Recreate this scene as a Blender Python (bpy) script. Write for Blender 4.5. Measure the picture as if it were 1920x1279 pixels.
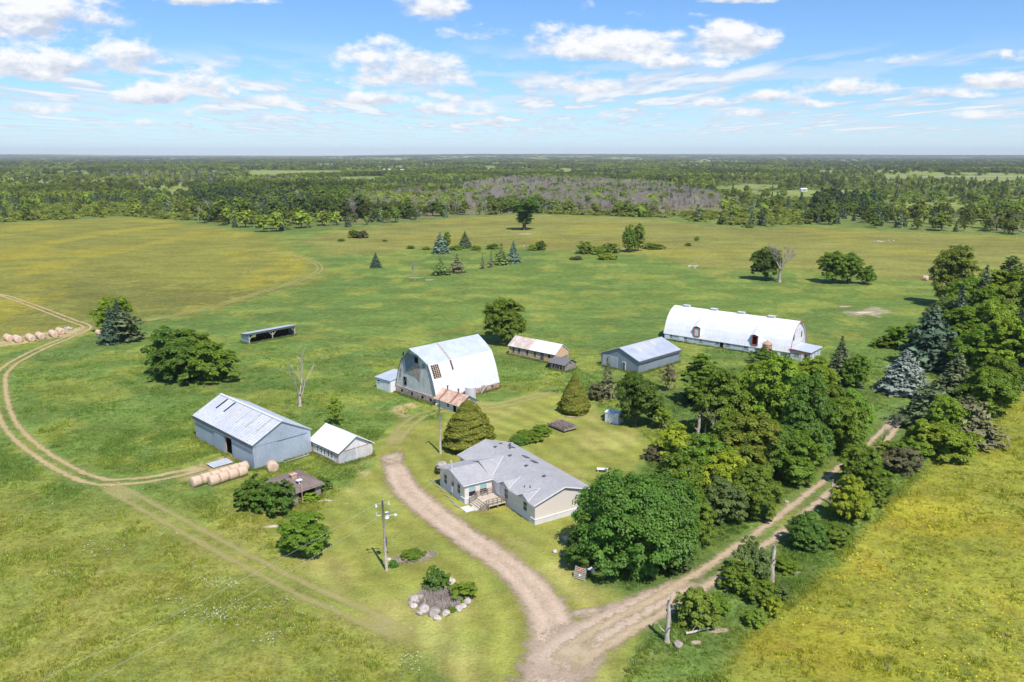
import bpy, math, random, numpy as np
from mathutils import Vector, Matrix
R=math.radians
scene=bpy.context.scene; C=scene.collection
for o in list(bpy.data.objects): bpy.data.objects.remove(o)
# ------------------------------------------------------------------ camera
FPX=1490.0; HC=48.0; TH=math.atan(349.5/FPX)
cam_d=bpy.data.cameras.new('camera'); cam=bpy.data.objects.new('camera',cam_d); C.objects.link(cam)
cam.location=(0,0,HC); cam.rotation_euler=(math.pi/2-TH,0,0)
cam_d.sensor_fit='HORIZONTAL'; cam_d.sensor_width=36.0; cam_d.lens=36.0*FPX/1920.0
cam_d.clip_start=1.0; cam_d.clip_end=60000.0
scene.camera=cam
scene.render.resolution_x=1024; scene.render.resolution_y=682
# ------------------------------------------------------------------ light
SUN_AZ=R(156); SUN_EL=R(56)
sd=bpy.data.lights.new('sun','SUN'); sd.energy=4.2; sd.angle=R(0.53); sd.color=(1.0,0.935,0.875)
sun=bpy.data.objects.new('sun',sd); C.objects.link(sun)
sdir=Vector((math.sin(SUN_AZ)*math.cos(SUN_EL),math.cos(SUN_AZ)*math.cos(SUN_EL),math.sin(SUN_EL)))
sun.rotation_euler=sdir.to_track_quat('Z','Y').to_euler(); sun.location=(60,-60,200)
scene.view_settings.view_transform='Standard'; scene.view_settings.look='None'
scene.view_settings.exposure=0.42; scene.view_settings.gamma=1.0
# ------------------------------------------------------------------ node helper
class NT:
    def __init__(s,tree): s.t=tree; s.n=tree.nodes; s.l=tree.links
    def node(s,typ,**kw):
        n=s.n.new(typ)
        for k,v in kw.items(): setattr(n,k,v)
        return n
    def put(s,sock,v):
        if isinstance(v,bpy.types.NodeSocket): s.l.new(v,sock)
        elif v is not None: sock.default_value=v
    def m(s,op,a,b=None,c=None,clamp=False):
        n=s.node('ShaderNodeMath',operation=op); n.use_clamp=clamp
        s.put(n.inputs[0],a)
        if b is not None: s.put(n.inputs[1],b)
        if c is not None: s.put(n.inputs[2],c)
        return n.outputs[0]
    def vm(s,op,a,b=None):
        n=s.node('ShaderNodeVectorMath',operation=op); s.put(n.inputs[0],a)
        if b is not None: s.put(n.inputs[1],b)
        return n.outputs[0]
    def xyz(s,x,y,z):
        n=s.node('ShaderNodeCombineXYZ'); s.put(n.inputs[0],x); s.put(n.inputs[1],y); s.put(n.inputs[2],z); return n.outputs[0]
    def sep(s,v):
        n=s.node('ShaderNodeSeparateXYZ'); s.put(n.inputs[0],v); return n.outputs
    def noise(s,vec,scale,detail=3,rough=.55,dist=0,dim='3D'):
        n=s.node('ShaderNodeTexNoise',noise_dimensions=dim); s.put(n.inputs['Vector'],vec)
        n.inputs['Scale'].default_value=scale; n.inputs['Detail'].default_value=detail
        n.inputs['Roughness'].default_value=rough; n.inputs['Distortion'].default_value=dist
        return n.outputs['Fac']
    def ramp(s,v,lo,hi,a=0.,b=1.,smooth=True):
        n=s.node('ShaderNodeMapRange'); n.interpolation_type='SMOOTHSTEP' if smooth else 'LINEAR'
        s.put(n.inputs['Value'],v); s.put(n.inputs['From Min'],lo); s.put(n.inputs['From Max'],hi)
        s.put(n.inputs['To Min'],a); s.put(n.inputs['To Max'],b); return n.outputs[0]
    def mix(s,f,a,b,mode='MIX'):
        n=s.node('ShaderNodeMix',data_type='RGBA',blend_type=mode)
        s.put(n.inputs[0],f)
        for i,v in ((6,a),(7,b)):
            if isinstance(v,tuple) and len(v)==3: v=v+(1,)
            s.put(n.inputs[i],v)
        return n.outputs[2]
    def attr(s,name,typ='GEOMETRY'):
        n=s.node('ShaderNodeAttribute',attribute_name=name); n.attribute_type=typ; return n.outputs
    def hsv(s,col,h=.5,sa=1.,v=1.):
        n=s.node('ShaderNodeHueSaturation'); s.put(n.inputs['Hue'],h); s.put(n.inputs['Saturation'],sa); s.put(n.inputs['Value'],v); s.put(n.inputs['Color'],col); return n.outputs[0]
    def bump(s,h,strength=.5,dist=.1):
        n=s.node('ShaderNodeBump'); n.inputs['Strength'].default_value=strength; n.inputs['Distance'].default_value=dist; s.put(n.inputs['Height'],h); return n.outputs[0]
# ------------------------------------------------------------------ sky with cumulus
def ray(px,py):
    u=px-960;v=py-639.5
    return (u, FPX*math.cos(TH)-v*math.sin(TH), -(v*math.cos(TH)+FPX*math.sin(TH)))
world=bpy.data.worlds.new('World'); scene.world=world; world.use_nodes=True
W=NT(world.node_tree); W.n.clear()
sky=W.node('ShaderNodeTexSky',sky_type='NISHITA'); sky.sun_disc=False; sky.sun_elevation=SUN_EL; sky.sun_rotation=SUN_AZ
sky.altitude=300; sky.air_density=1.0; sky.dust_density=0.3; sky.ozone_density=3.0
tc=W.node('ShaderNodeTexCoord'); dx,dy,dz=W.sep(tc.outputs['Generated'])
yy=W.m('MAXIMUM',dy,.05)
A_=W.m('DIVIDE',dx,yy); E_=W.m('DIVIDE',dz,yy)            # direction east of and above the northern skyline
P_=W.xyz(A_,E_,0)
nv=W.xyz(W.m('MULTIPLY',A_,1.0),W.m('MULTIPLY',E_,1.9),0.3)
n1=W.noise(nv,12,7,.64); n2=W.noise(W.vm('ADD',nv,(3.1,1.7,0)),30,6,.65)
nn=W.m('ADD',W.m('MULTIPLY',W.m('SUBTRACT',n1,.5),2.4),W.m('MULTIPLY',W.m('SUBTRACT',n2,.5),1.3))
clouds=[(20,40,190,55,1.0),(60,128,130,32,.95),(225,115,85,30,.6),(400,160,85,42,.62),(270,182,72,20,1.05),(75,205,70,12,.6),(500,190,60,16,.75),
 (410,2,110,14,1.0),(798,15,62,38,.9),(890,65,60,18,.55),(770,142,125,36,1.1),(672,108,50,26,.8),(720,188,65,14,.7),(840,200,75,22,.55),
 (1125,90,118,34,1.15),(1375,85,88,36,1.15),(1040,55,36,26,.6),(1285,120,75,16,.7),(1120,165,85,17,.75),(1092,20,30,26,.45),(1270,70,26,15,.55),
 (1380,2,70,8,.8),(1585,165,85,22,.85),(1470,182,70,11,.7),(1330,193,34,10,.95),(1400,138,55,10,.35),(1600,140,30,8,.2),(1890,108,55,14,.75),(1880,155,80,18,.9),(1780,178,70,12,.85),(1520,195,50,10,.85),
 (720,78,36,14,.4),(1240,30,90,10,.3),(1700,112,60,8,.2),(1850,215,80,12,.7),(1130,215,60,12,.55),(1390,215,60,10,.55),(1640,203,60,10,.55),(520,225,55,14,.5),(400,210,70,12,.45),(240,232,90,8,.5),(650,225,50,7,.35),(860,232,80,8,.5)]
fld=None; shd=None
for (px,py,wx,wy,amp) in clouds:
    rx,ry,rz=ray(px,py); ca=rx/ry; ce=rz/ry
    s1=1/ry
    du=W.m('DIVIDE',W.m('SUBTRACT',A_,ca),wx*s1*1.42); dv=W.m('DIVIDE',W.m('SUBTRACT',E_,ce),wy*s1*1.5)
    neg=W.m('MULTIPLY',W.m('MINIMUM',dv,0.),.75)              # flatter base
    dvv=W.m('ADD',dv,neg)
    r2=W.m('ADD',W.m('MULTIPLY',du,du),W.m('MULTIPLY',dvv,dvv))
    f=W.m('MULTIPLY',W.m('SUBTRACT',1.0,r2),amp)
    f=W.m('MAXIMUM',f,-1.0)
    fld=f if fld is None else W.m('SMOOTH_MAX',fld,f,.25)
    s=W.m('MULTIPLY',W.m('MAXIMUM',f,0.),dv)
    shd=s if shd is None else W.m('ADD',shd,s)
dens=W.m('ADD',fld,nn)
cum=W.ramp(dens,.22,.85)
# distant field of small clouds, laid out on a layer 1.5 km up
iz=W.m('DIVIDE',1.0,W.m('MAXIMUM',W.m('ADD',dz,.012),.004))
lay=W.xyz(W.m('MULTIPLY',dx,iz),W.m('MULTIPLY',W.m('MULTIPLY',dy,iz),.55),0)
l1=W.noise(lay,.9,8,.62); l2=W.noise(lay,.22,3,.5)
lowband=W.m('MULTIPLY',W.ramp(E_,.155,.05),W.ramp(E_,-.002,.02,.35,1.))
layd=W.ramp(W.m('ADD',l1,W.m('MULTIPLY',l2,.35)),.65,.76)
low=W.m('MULTIPLY',W.m('MULTIPLY',layd,lowband),.65)
veil=W.m('MULTIPLY',W.ramp(E_,.075,.0),.45)
p1_=W.xyz(W.m('MULTIPLY',dx,iz),W.m('MULTIPLY',W.m('MULTIPLY',dy,iz),.27),4.)
p1n=W.noise(p1_,1.7,6,.52); p2n=W.noise(p1_,.33,3,.5)
puf=W.m('ADD',p1n,W.m('MULTIPLY',p2n,.45)); pufd=W.ramp(puf,.74,.79); pufs=W.ramp(puf,.76,.90)
puff=W.m('MULTIPLY',W.m('MULTIPLY',pufd,W.ramp(E_,.135,.085)),W.ramp(E_,.012,.035))
# relief
off=W.noise(W.vm('ADD',nv,(-.005,.018,0)),12,7,.64)
rel=W.m('MULTIPLY',W.m('SUBTRACT',n1,off),5.0)
top=W.m('ADD',W.m('ADD',.56,W.m('MULTIPLY',shd,1.35)),W.m('ADD',rel,W.m('MULTIPLY',W.m('SUBTRACT',n2,.5),.5)),clamp=True)
ccol=W.mix(top,(5.2,5.9,7.1),(9.0,9.0,9.1))
lcol=W.mix(W.ramp(l1,.55,.8),(6.4,7.4,8.6),(8.6,8.8,9.0))
skycol=W.mix(1.0,sky.outputs[0],(.78,1.06,1.40),'MULTIPLY')
c0=W.mix(veil,skycol,(7.0,9.2,10.6))
c1=W.mix(low,c0,lcol)
c1=W.mix(W.m('MULTIPLY',puff,.82),c1,W.mix(pufs,(5.7,6.5,7.7),(8.7,8.8,9.0)))
c2=W.mix(W.m('MULTIPLY',cum,.96),c1,ccol)
front=W.ramp(dy,.03,.12)
c3=W.mix(front,skycol,c2)
bg=W.node('ShaderNodeBackground'); W.put(bg.inputs[0],c3); bg.inputs[1].default_value=0.085
wo=W.node('ShaderNodeOutputWorld'); W.l.new(bg.outputs[0],wo.inputs[0])
# ------------------------------------------------------------------ placing
def G(px,py,z=0.):
    x,y,zz=ray(px,py); s=(HC-z)/(-zz); return (x*s,y*s)
def ZH(py,Y):
    v=py-639.5; fy=FPX*math.cos(TH)-v*math.sin(TH); dz_=v*math.cos(TH)+FPX*math.sin(TH); return HC-dz_*Y/fy
def mpp(Y): return (Y*math.cos(TH)+HC*math.sin(TH))/FPX       # metres per photo pixel at ground distance Y
def tag(o,label=None,cat=None,group=None,kind=None):
    if label: o['label']=label
    if cat: o['category']=cat
    if group: o['group']=group
    if kind: o['kind']=kind
    return o
def empty(name,loc=(0,0,0),rz=0.,scale=None):
    o=bpy.data.objects.new(name,None); C.objects.link(o); o.location=loc; o.rotation_euler=(0,0,rz); o.empty_display_size=.3
    if scale: o.scale=scale
    return o
def thing(name,label,cat,loc=(0,0,0),rz=0.,group=None,scale=None):
    return tag(empty(name,loc,rz,scale),label,cat,group)
def link(name,me,parent=None,loc=None):
    o=bpy.data.objects.new(name,me); C.objects.link(o)
    if parent is not None: o.parent=parent
    if loc: o.location=loc
    return o
class MB:
    def __init__(s): s.v=[]; s.f=[]; s.k=[]; s.mi=0
    def poly(s,pts):
        b=len(s.v); s.v+= [tuple(p) for p in pts]; s.f.append(tuple(range(b,b+len(pts)))); s.k.append(s.mi); return s
    def hexa(s,p):      # 8 points: bottom ring 0-3, top ring 4-7
        b=len(s.v); s.v+=[tuple(q) for q in p]
        for q in ((0,3,2,1),(4,5,6,7),(0,1,5,4),(1,2,6,5),(2,3,7,6),(3,0,4,7)): s.f.append(tuple(b+i for i in q)); s.k.append(s.mi)
        return s
    def box(s,x0,x1,y0,y1,z0,z1):
        return s.hexa([(x0,y0,z0),(x1,y0,z0),(x1,y1,z0),(x0,y1,z0),(x0,y0,z1),(x1,y0,z1),(x1,y1,z1),(x0,y1,z1)])
    def obox(s,c,u,n,hu,hn,hz,w=None):
        c=Vector(c);u=Vector(u).normalized();n=Vector(n).normalized();w=Vector(w).normalized() if w else Vector((0,0,1))
        P=[]
        for k in (-1,1):
            for a,b in ((-1,-1),(1,-1),(1,1),(-1,1)): P.append(c+u*hu*a+n*hn*b+w*hz*k)
        return s.hexa(P)
    def beam(s,a,b,w,h=None):
        a=Vector(a);b=Vector(b);d=(b-a);L=d.length;d.normalize();up=Vector((0,0,1)) if abs(d.z)<.95 else Vector((1,0,0))
        n=d.cross(up).normalized();t=n.cross(d).normalized()
        return s.obox((a+b)/2,d,n,L/2,w/2,(h or w)/2,t)
    def slab(s,q,t):    # q: 4 points of top surface, t: thickness downward
        q=[Vector(p) for p in q]; n=(q[1]-q[0]).cross(q[3]-q[0]).normalized()
        if n.z<0: n=-n
        return s.hexa([p-n*t for p in q]+q)
    def prism(s,prof,axis,a0,a1):  # prof list of (h,z); axis 'x' extrudes along x with h=y, 'y' along y with h=x
        f=(lambda h,z,a:(a,h,z)) if axis=='x' else (lambda h,z,a:(h,a,z))
        b=len(s.v); n=len(prof); s.v+=[f(h,z,a0) for h,z in prof]+[f(h,z,a1) for h,z in prof]
        s.f.append(tuple(range(b,b+n))); s.f.append(tuple(range(b+2*n-1,b+n-1,-1))); s.k+=[s.mi]*2
        for i in range(n): j=(i+1)%n; s.f.append((b+i,b+n+i,b+n+j,b+j)); s.k.append(s.mi)
        return s
    def tube(s,pts,rad,n=8,cap=True):
        pts=[Vector(p) for p in pts]; rings=[]
        for i,p in enumerate(pts):
            d=(pts[min(i+1,len(pts)-1)]-pts[max(i-1,0)]).normalized(); up=Vector((0,0,1)) if abs(d.z)<.9 else Vector((1,0,0))
            a=d.cross(up).normalized(); b_=d.cross(a); r=rad[i] if hasattr(rad,'__len__') else rad
            rings.append([p+(a*math.cos(t)+b_*math.sin(t))*r for t in [2*math.pi*k/n for k in range(n)]])
        b=len(s.v)
        for r_ in rings: s.v+=[tuple(q) for q in r_]
        for i in range(len(pts)-1):
            for k in range(n):
                s.f.append((b+i*n+k,b+i*n+(k+1)%n,b+(i+1)*n+(k+1)%n,b+(i+1)*n+k)); s.k.append(s.mi)
        if cap:
            s.f.append(tuple(b+k for k in range(n))); s.f.append(tuple(b+(len(pts)-1)*n+k for k in range(n-1,-1,-1))); s.k+=[s.mi]*2
        return s
    def mesh(s,name,mats,smooth=False):
        me=bpy.data.meshes.new(name); me.from_pydata([tuple(map(float,p)) for p in s.v],[],s.f)
        for m_ in (mats if isinstance(mats,(list,tuple)) else [mats]): me.materials.append(m_)
        me.polygons.foreach_set('material_index',s.k)
        if smooth: me.polygons.foreach_set('use_smooth',[True]*len(me.polygons))
        me.update(); return me
    def build(s,name,mats,parent=None,smooth=False): return link(name,s.mesh(name,mats,smooth),parent)
# ------------------------------------------------------------------ materials
def mat(name,rough=.7,spec=.3,metal=0.):
    m_=bpy.data.materials.new(name); m_.use_nodes=True; t=NT(m_.node_tree); b=t.n['Principled BSDF']
    b.inputs['Roughness'].default_value=rough; b.inputs['Specular IOR Level'].default_value=spec; b.inputs['Metallic'].default_value=metal
    return m_,t,b
def coords(t,kind='Object'): return t.node('ShaderNodeTexCoord').outputs[kind]
def weathered(name,c1,c2,scale=1.2,rough=.7,ribs=None,rib_pitch=.3,dirt=None,dirt_amt=.5,spec=.3,metal=0.,detail_col=.12,rib_col=0.):
    """base colour drifting between c1 and c2, optional ribs along an axis, optional stains"""
    m_,t,b=mat(name,rough,spec,metal); co=coords(t)
    n=t.noise(co,scale,5,.6); col=t.mix(t.ramp(n,.35,.65),c1,c2)
    fine=t.noise(co,scale*14,3,.6); col=t.hsv(col,v=t.ramp(fine,.2,.8,1-detail_col,1+detail_col))
    if dirt:
        sx,sy,sz=t.sep(co); st=t.noise(t.xyz(t.m('MULTIPLY',sx,2.2),t.m('MULTIPLY',sy,2.2),t.m('MULTIPLY',sz,.5)),1.0,5,.65)
        col=t.mix(t.m('MULTIPLY',t.ramp(st,.5,.7),dirt_amt),col,dirt)
    if ribs is not None:
        s_=t.sep(co)[ribs] if ribs<3 else t.m('ADD',t.sep(co)[0],t.sep(co)[1])
        ph=t.m('FRACT',t.m('DIVIDE',s_,rib_pitch)); tri=t.m('ABSOLUTE',t.m('SUBTRACT',ph,.5))
        r_=t.ramp(tri,.38,.5)
        if rib_col: col=t.mix(t.m('MULTIPLY',r_,rib_col),col,(.03,.03,.035))
        t.put(b.inputs['Normal'],t.bump(r_,.6,.03))
    t.put(b.inputs['Base Color'],col); return m_
M={}
M['roof_shingle']=None
def shingle(name,c1,c2,c3):
    m_,t,b=mat(name,.9,.15); co=coords(t); sx,sy,sz=t.sep(co)
    br=t.node('ShaderNodeTexVoronoi'); br.inputs['Scale'].default_value=3.2; t.put(br.inputs['Vector'],t.xyz(t.m('MULTIPLY',sx,1.8),sy,t.m('MULTIPLY',sz,1.)))
    n=t.noise(co,7,4,.7); col=t.mix(t.ramp(n,.35,.65),c1,c2); col=t.mix(t.m('MULTIPLY',t.sep(br.outputs['Color'])[0],.35),col,c3)
    big=t.noise(co,.35,3); col=t.hsv(col,v=t.ramp(big,.3,.7,.93,1.06))
    row=t.m('FRACT',t.m('DIVIDE',sz,.075)); t.put(b.inputs['Normal'],t.bump(row,.35,.02)); t.put(b.inputs['Base Color'],col); return m_
M['shingle']=shingle('grey_shingle',(.34,.335,.335),(.46,.45,.445),(.27,.265,.265))
M['brown_shingle']=shingle('brown_shingle',(.19,.145,.12),(.27,.215,.18),(.13,.10,.085))
M['dark_shingle']=shingle('dark_shingle',(.15,.15,.16),(.24,.23,.23),(.12,.12,.12))
def siding(name,c1,c2,pitch=.13):
    m_,t,b=mat(name,.55,.35); co=coords(t); sx,sy,sz=t.sep(co); n=t.noise(co,.8,4); col=t.mix(n,c1,c2)
    row=t.m('FRACT',t.m('DIVIDE',sz,pitch)); col=t.mix(t.ramp(row,.0,.14,.28,0.),col,(.05,.05,.06))
    t.put(b.inputs['Normal'],t.bump(row,.5,.03)); t.put(b.inputs['Base Color'],col); return m_
M['siding']=siding('beige_siding',(.74,.66,.60),(.78,.70,.64))
M['skirt']=weathered('skirting',(.68,.655,.66),(.62,.60,.61),1.,.6,3,.3,detail_col=.03)
M['white']=weathered('white_paint',(.80,.80,.79),(.74,.74,.73),1.5,.55,detail_col=.04)
M['white_metal']=weathered('white_metal_roof',(.82,.83,.83),(.74,.75,.76),.5,.45,0,.9,(.60,.56,.50),.22,detail_col=.03,rib_col=.07)
M['white_wall']=weathered('white_painted_boards',(.74,.74,.73),(.64,.64,.63),1.2,.7,3,.35,(.45,.42,.38),.35)
M['galv']=weathered('galvanised_roof',(.50,.55,.60),(.58,.62,.66),.5,.45,0,.6,(.42,.44,.46),.25,.5,.15,rib_col=.25)
M['galv_light']=weathered('bright_metal_roof',(.78,.79,.80),(.72,.73,.745),.4,.45,0,.55,(.50,.48,.46),.25,.5,.1,rib_col=.18)
M['shed_roof']=weathered('ribbed_shed_roof',(.70,.715,.74),(.60,.625,.66),.35,.45,1,.72,(.36,.32,.30),.45,.5,.12,rib_col=.62)
M['shed_roof_x']=weathered('ribbed_grey_roof',(.50,.54,.60),(.40,.44,.51),.35,.5,0,.9,(.42,.38,.34),.4,.4,.1,rib_col=.4)
M['steel_wall']=weathered('blue_grey_steel_wall',(.36,.42,.485),(.42,.48,.54),.3,.5,3,.3,(.30,.33,.36),.3,.4,.1,rib_col=.18)
M['steel_wall_dk']=weathered('slate_steel_wall',(.22,.27,.32),(.26,.31,.36),.3,.5,3,.3,(.20,.22,.24),.3,.4,.1,rib_col=.18)
M['trim_dk']=weathered('dark_trim',(.085,.10,.12),(.11,.125,.145),1,.6)
M['dark']=weathered('interior_shade',(.010,.009,.008),(.018,.015,.013),1,.95,spec=0.)  # near-black for the unlit inside of openings, shade put into the colour
M['glass']=mat('window_glass',.08,.5)[0]; M['glass'].node_tree.nodes['Principled BSDF'].inputs['Base Color'].default_value=(.02,.025,.03,1)
M['teal_glass']=mat('curtained_glass',.15,.5)[0]; M['teal_glass'].node_tree.nodes['Principled BSDF'].inputs['Base Color'].default_value=(.30,.45,.43,1)
M['wood']=weathered('grey_wood',(.34,.30,.26),(.45,.40,.35),2,.85,dirt=(.2,.17,.14),dirt_amt=.5)
M['deck_wood']=weathered('deck_boards',(.50,.44,.34),(.60,.53,.42),2,.8,1,.15,rib_col=.35)
M['rail_wood']=weathered('brown_rail_wood',(.22,.16,.12),(.32,.25,.19),3,.85)
M['old_board']=weathered('old_boards',(.26,.21,.18),(.36,.30,.26),1.5,.9,2,.18,(.12,.10,.09),.6,rib_col=.4)
M['pole_wood']=weathered('pole_wood',(.30,.26,.22),(.42,.37,.32),3,.9)
M['snag']=weathered('bleached_snag_wood',(.42,.34,.28),(.58,.50,.43),2.5,.9,dirt=(.25,.17,.12),dirt_amt=.6)
M['bark']=weathered('bark',(.13,.10,.075),(.20,.16,.12),3,.95)
M['pale_bark']=weathered('pale_bark',(.40,.35,.31),(.52,.47,.42),3,.9)
M['dead_twig']=weathered('grey_twigs',(.30,.25,.22),(.42,.36,.32),.5,.95)
M['red']=weathered('red_trim',(.42,.10,.07),(.50,.15,.11),2,.7)
M['rust']=weathered('rusty_sheet',(.50,.30,.20),(.62,.48,.38),.9,.75,3,.4,(.34,.16,.09),.7,rib_col=.2)
M['rust_bin']=weathered('rusty_bin',(.46,.22,.12),(.52,.38,.28),1.6,.8,2,.25,(.30,.12,.06),.6,rib_col=.3)
M['zinc']=weathered('zinc_tank',(.55,.58,.60),(.62,.65,.67),1.5,.4,2,.3,spec=.5,metal=.2)
M['hay']=None
def hay():
    m_,t,b=mat('straw',.95,.05); co=coords(t); sx,sy,sz=t.sep(co)
    n=t.noise(t.xyz(t.m('MULTIPLY',sx,10),sy,sz),2.6,5,.7); col=t.mix(t.ramp(n,.3,.7),(.52,.37,.25),(.74,.57,.42)); n2=t.noise(co,12,3,.7)
    col=t.hsv(col,v=t.ramp(n2,.25,.75,.72,1.18)); t.put(b.inputs['Base Color'],col); t.put(b.inputs['Normal'],t.bump(n2,.8,.06)); return m_
M['hay']=hay()
def stone(name,c1,c2,c3,sc,mortar):
    m_,t,b=mat(name,.9,.2); co=coords(t); v=t.node('ShaderNodeTexVoronoi'); v.inputs['Scale'].default_value=sc; t.put(v.inputs['Vector'],co)
    r_=t.sep(v.outputs['Color'])[0]; col=t.mix(r_,c1,c2); col=t.mix(t.ramp(t.sep(v.outputs['Color'])[1],.6,.8),col,c3)
    e=t.node('ShaderNodeTexVoronoi',feature='DISTANCE_TO_EDGE'); e.inputs['Scale'].default_value=sc; t.put(e.inputs['Vector'],co)
    f=t.ramp(e.outputs['Distance'],.02,.08); col=t.mix(f,mortar,col); t.put(b.inputs['Base Color'],col); t.put(b.inputs['Normal'],t.bump(f,.6,.05)); return m_
M['fieldstone']=stone('fieldstone',(.40,.24,.18),(.50,.40,.33),(.22,.20,.19),2.4,(.48,.44,.40))
M['tan_block']=stone('tan_block',(.66,.42,.24),(.72,.52,.33),(.60,.36,.22),2.6,(.58,.44,.30))
M['red_block']=stone('red_block',(.50,.26,.20),(.58,.36,.28),(.44,.2,.15),2.2,(.5,.4,.34))
def rock():
    m_,t,b=mat('boulder',.9,.2); co=coords(t); n=t.noise(co,3.2,6,.7); col=t.mix(t.ramp(n,.3,.7),(.30,.26,.22),(.62,.55,.48)); oi=t.node('ShaderNodeObjectInfo')
    col=t.hsv(col,v=t.ramp(oi.outputs['Random'],0,1,.75,1.15)); t.put(b.inputs['Base Color'],col); t.put(b.inputs['Normal'],t.bump(t.noise(co,6,4),.5,.06)); return m_
M['rock']=rock()
M['ceramic']=weathered('pale_metal',(.66,.68,.70),(.60,.62,.64),2,.4)
M['wire']=mat('wire',.6,.3)[0]; M['wire'].node_tree.nodes['Principled BSDF'].inputs['Base Color'].default_value=(.55,.56,.56,1)
def leafmat(name,inst=False,trans=.36,hue=.010,val=.25):
    m_=bpy.data.materials.new(name); m_.use_nodes=True; t=NT(m_.node_tree); t.n.clear()
    if inst: base=t.attr('tcol','INSTANCER')[0]; rnd=t.attr('trnd','INSTANCER')[2]
    else: oi=t.node('ShaderNodeObjectInfo'); base=oi.outputs['Color']; rnd=oi.outputs['Random']
    tint=t.attr('tint')[0]
    col=t.mix(1.0,base,tint,'MULTIPLY')
    if val: col=t.hsv(col,h=t.ramp(rnd,0,1,.5-hue,.5+hue,False),v=t.ramp(rnd,0,1,1-val*.5,1+val*.5,False))
    d=t.node('ShaderNodeBsdfDiffuse'); t.put(d.inputs[0],col)
    tr=t.node('ShaderNodeBsdfTranslucent'); t.put(tr.inputs[0],t.mix(1.0,col,(1.1,1.3,.5),'MULTIPLY'))
    mx=t.node('ShaderNodeMixShader'); mx.inputs[0].default_value=trans; t.l.new(d.outputs[0],mx.inputs[1]); t.l.new(tr.outputs[0],mx.inputs[2])
    gl=t.node('ShaderNodeBsdfGlossy'); gl.inputs['Roughness'].default_value=.5; gl.inputs[0].default_value=(1,1,1,1)
    m2=t.node('ShaderNodeMixShader'); m2.inputs[0].default_value=.015; t.l.new(mx.outputs[0],m2.inputs[1]); t.l.new(gl.outputs[0],m2.inputs[2])
    o=t.node('ShaderNodeOutputMaterial'); t.l.new(m2.outputs[0],o.inputs[0]); return m_
M['leaf']=leafmat('foliage'); M['leaf_i']=leafmat('far_foliage',True); M['grass_i']=leafmat('grass_blades',True,.3,.015,.25)
M['needle']=leafmat('needles',False,.1,.012,.15)
# ================================================================== GROUND
rng=np.random.default_rng(7)
def vnoise(x,y,seed=0):   # cheap smooth value noise, vectorised
    xi=np.floor(x).astype(np.int64); yi=np.floor(y).astype(np.int64); xf=x-xi; yf=y-yi
    def h(a,b):
        n=(a*374761393+b*668265263+seed*1442695041)&0xffffffff; n=((n^(n>>13))*1274126177)&0xffffffff; return ((n^(n>>16))&0xffff)/65535.
    u=xf*xf*(3-2*xf); v=yf*yf*(3-2*yf)
    return (h(xi,yi)*(1-u)+h(xi+1,yi)*u)*(1-v)+(h(xi,yi+1)*(1-u)+h(xi+1,yi+1)*u)*v
def fbm(x,y,seed=0,o=4):
    s=0;a=.5;t=0
    for k in range(o): s=s+a*vnoise(x*2**k,y*2**k,seed+k*17); t+=a; a*=.5
    return s/t
def poly_sd(px,py,pts):   # signed distance, positive inside
    pts=np.array(pts,float); n=len(pts); d=np.full(px.shape,1e18); ins=np.zeros(px.shape,bool)
    for i in range(n):
        a=pts[i]; b=pts[(i+1)%n]; e=b-a; wx=px-a[0]; wy=py-a[1]
        t=np.clip((wx*e[0]+wy*e[1])/(e@e+1e-9),0,1); dx_=wx-e[0]*t; dy_=wy-e[1]*t; d=np.minimum(d,dx_*dx_+dy_*dy_)
        c=((a[1]>py)!=(b[1]>py)); 
        with np.errstate(divide='ignore',invalid='ignore'): xx=(b[0]-a[0])*(py-a[1])/(b[1]-a[1]+1e-12)+a[0]
        ins^=c&(px<xx)
    d=np.sqrt(d); return np.where(ins,d,-d)
def GP(l): return [G(*p) for p in l]
def sm(x,a,b): t=np.clip((x-a)/(b-a),0,1); return t*t*(3-2*t)
LAWN=GP([(600,968),(640,925),(690,880),(702,840),(745,790),(830,788),(850,745),(930,755),(1000,735),(1100,742),(1130,782),(1190,802),(1225,845),(1190,890),(1100,900),(1070,1000),(1090,1090),(1210,1120),(1240,1100),(1150,1290),(860,1330),(820,1240),(690,1160),(560,1060),(505,988)])
YELL=GP([(-1500,420),(0,416),(230,408),(330,414),(500,440),(590,497),(610,515),(560,535),(420,575),(300,595),(180,600),(160,618),(-10,645),(-1500,760)])
CENT=GP([(560,452),(640,430),(870,408),(990,402),(1240,412),(1400,432),(1510,425),(1920,445),(3200,500),(3200,640),(1920,545),(1700,525),(1450,500),(1350,512),(1220,478),(1030,470),(900,462),(760,470),(640,480)])
RIGHT=GP([(3000,620),(1990,690),(1890,745),(1850,820),(1760,862),(1700,905),(1650,960),(1590,1020),(1540,1080),(1450,1150),(1370,1210),(1340,1290),(1300,1450),(3000,1450)])
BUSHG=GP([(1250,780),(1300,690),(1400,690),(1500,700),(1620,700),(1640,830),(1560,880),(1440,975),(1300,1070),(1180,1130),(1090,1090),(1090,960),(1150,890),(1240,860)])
DITCH=GP([(1180,1290),(1240,1170),(1330,1090),(1440,1020),(1520,960),(1580,900),(1640,840),(1720,860),(1640,960),(1580,1020),(1500,1100),(1400,1190),(1330,1290)])
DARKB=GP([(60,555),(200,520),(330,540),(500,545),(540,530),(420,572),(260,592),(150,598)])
PONDP=GP([(1590,585),(1640,575),(1662,582),(1640,592),(1600,592)])
SAND=[GP(l) for l in ([(0,650),(70,640),(150,628),(160,612),(120,620),(0,632)],[(340,905),(420,862),(440,862),(410,890)],[(735,770),(775,755),(760,790)],[(660,870),(700,850),(690,890)])]
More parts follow.
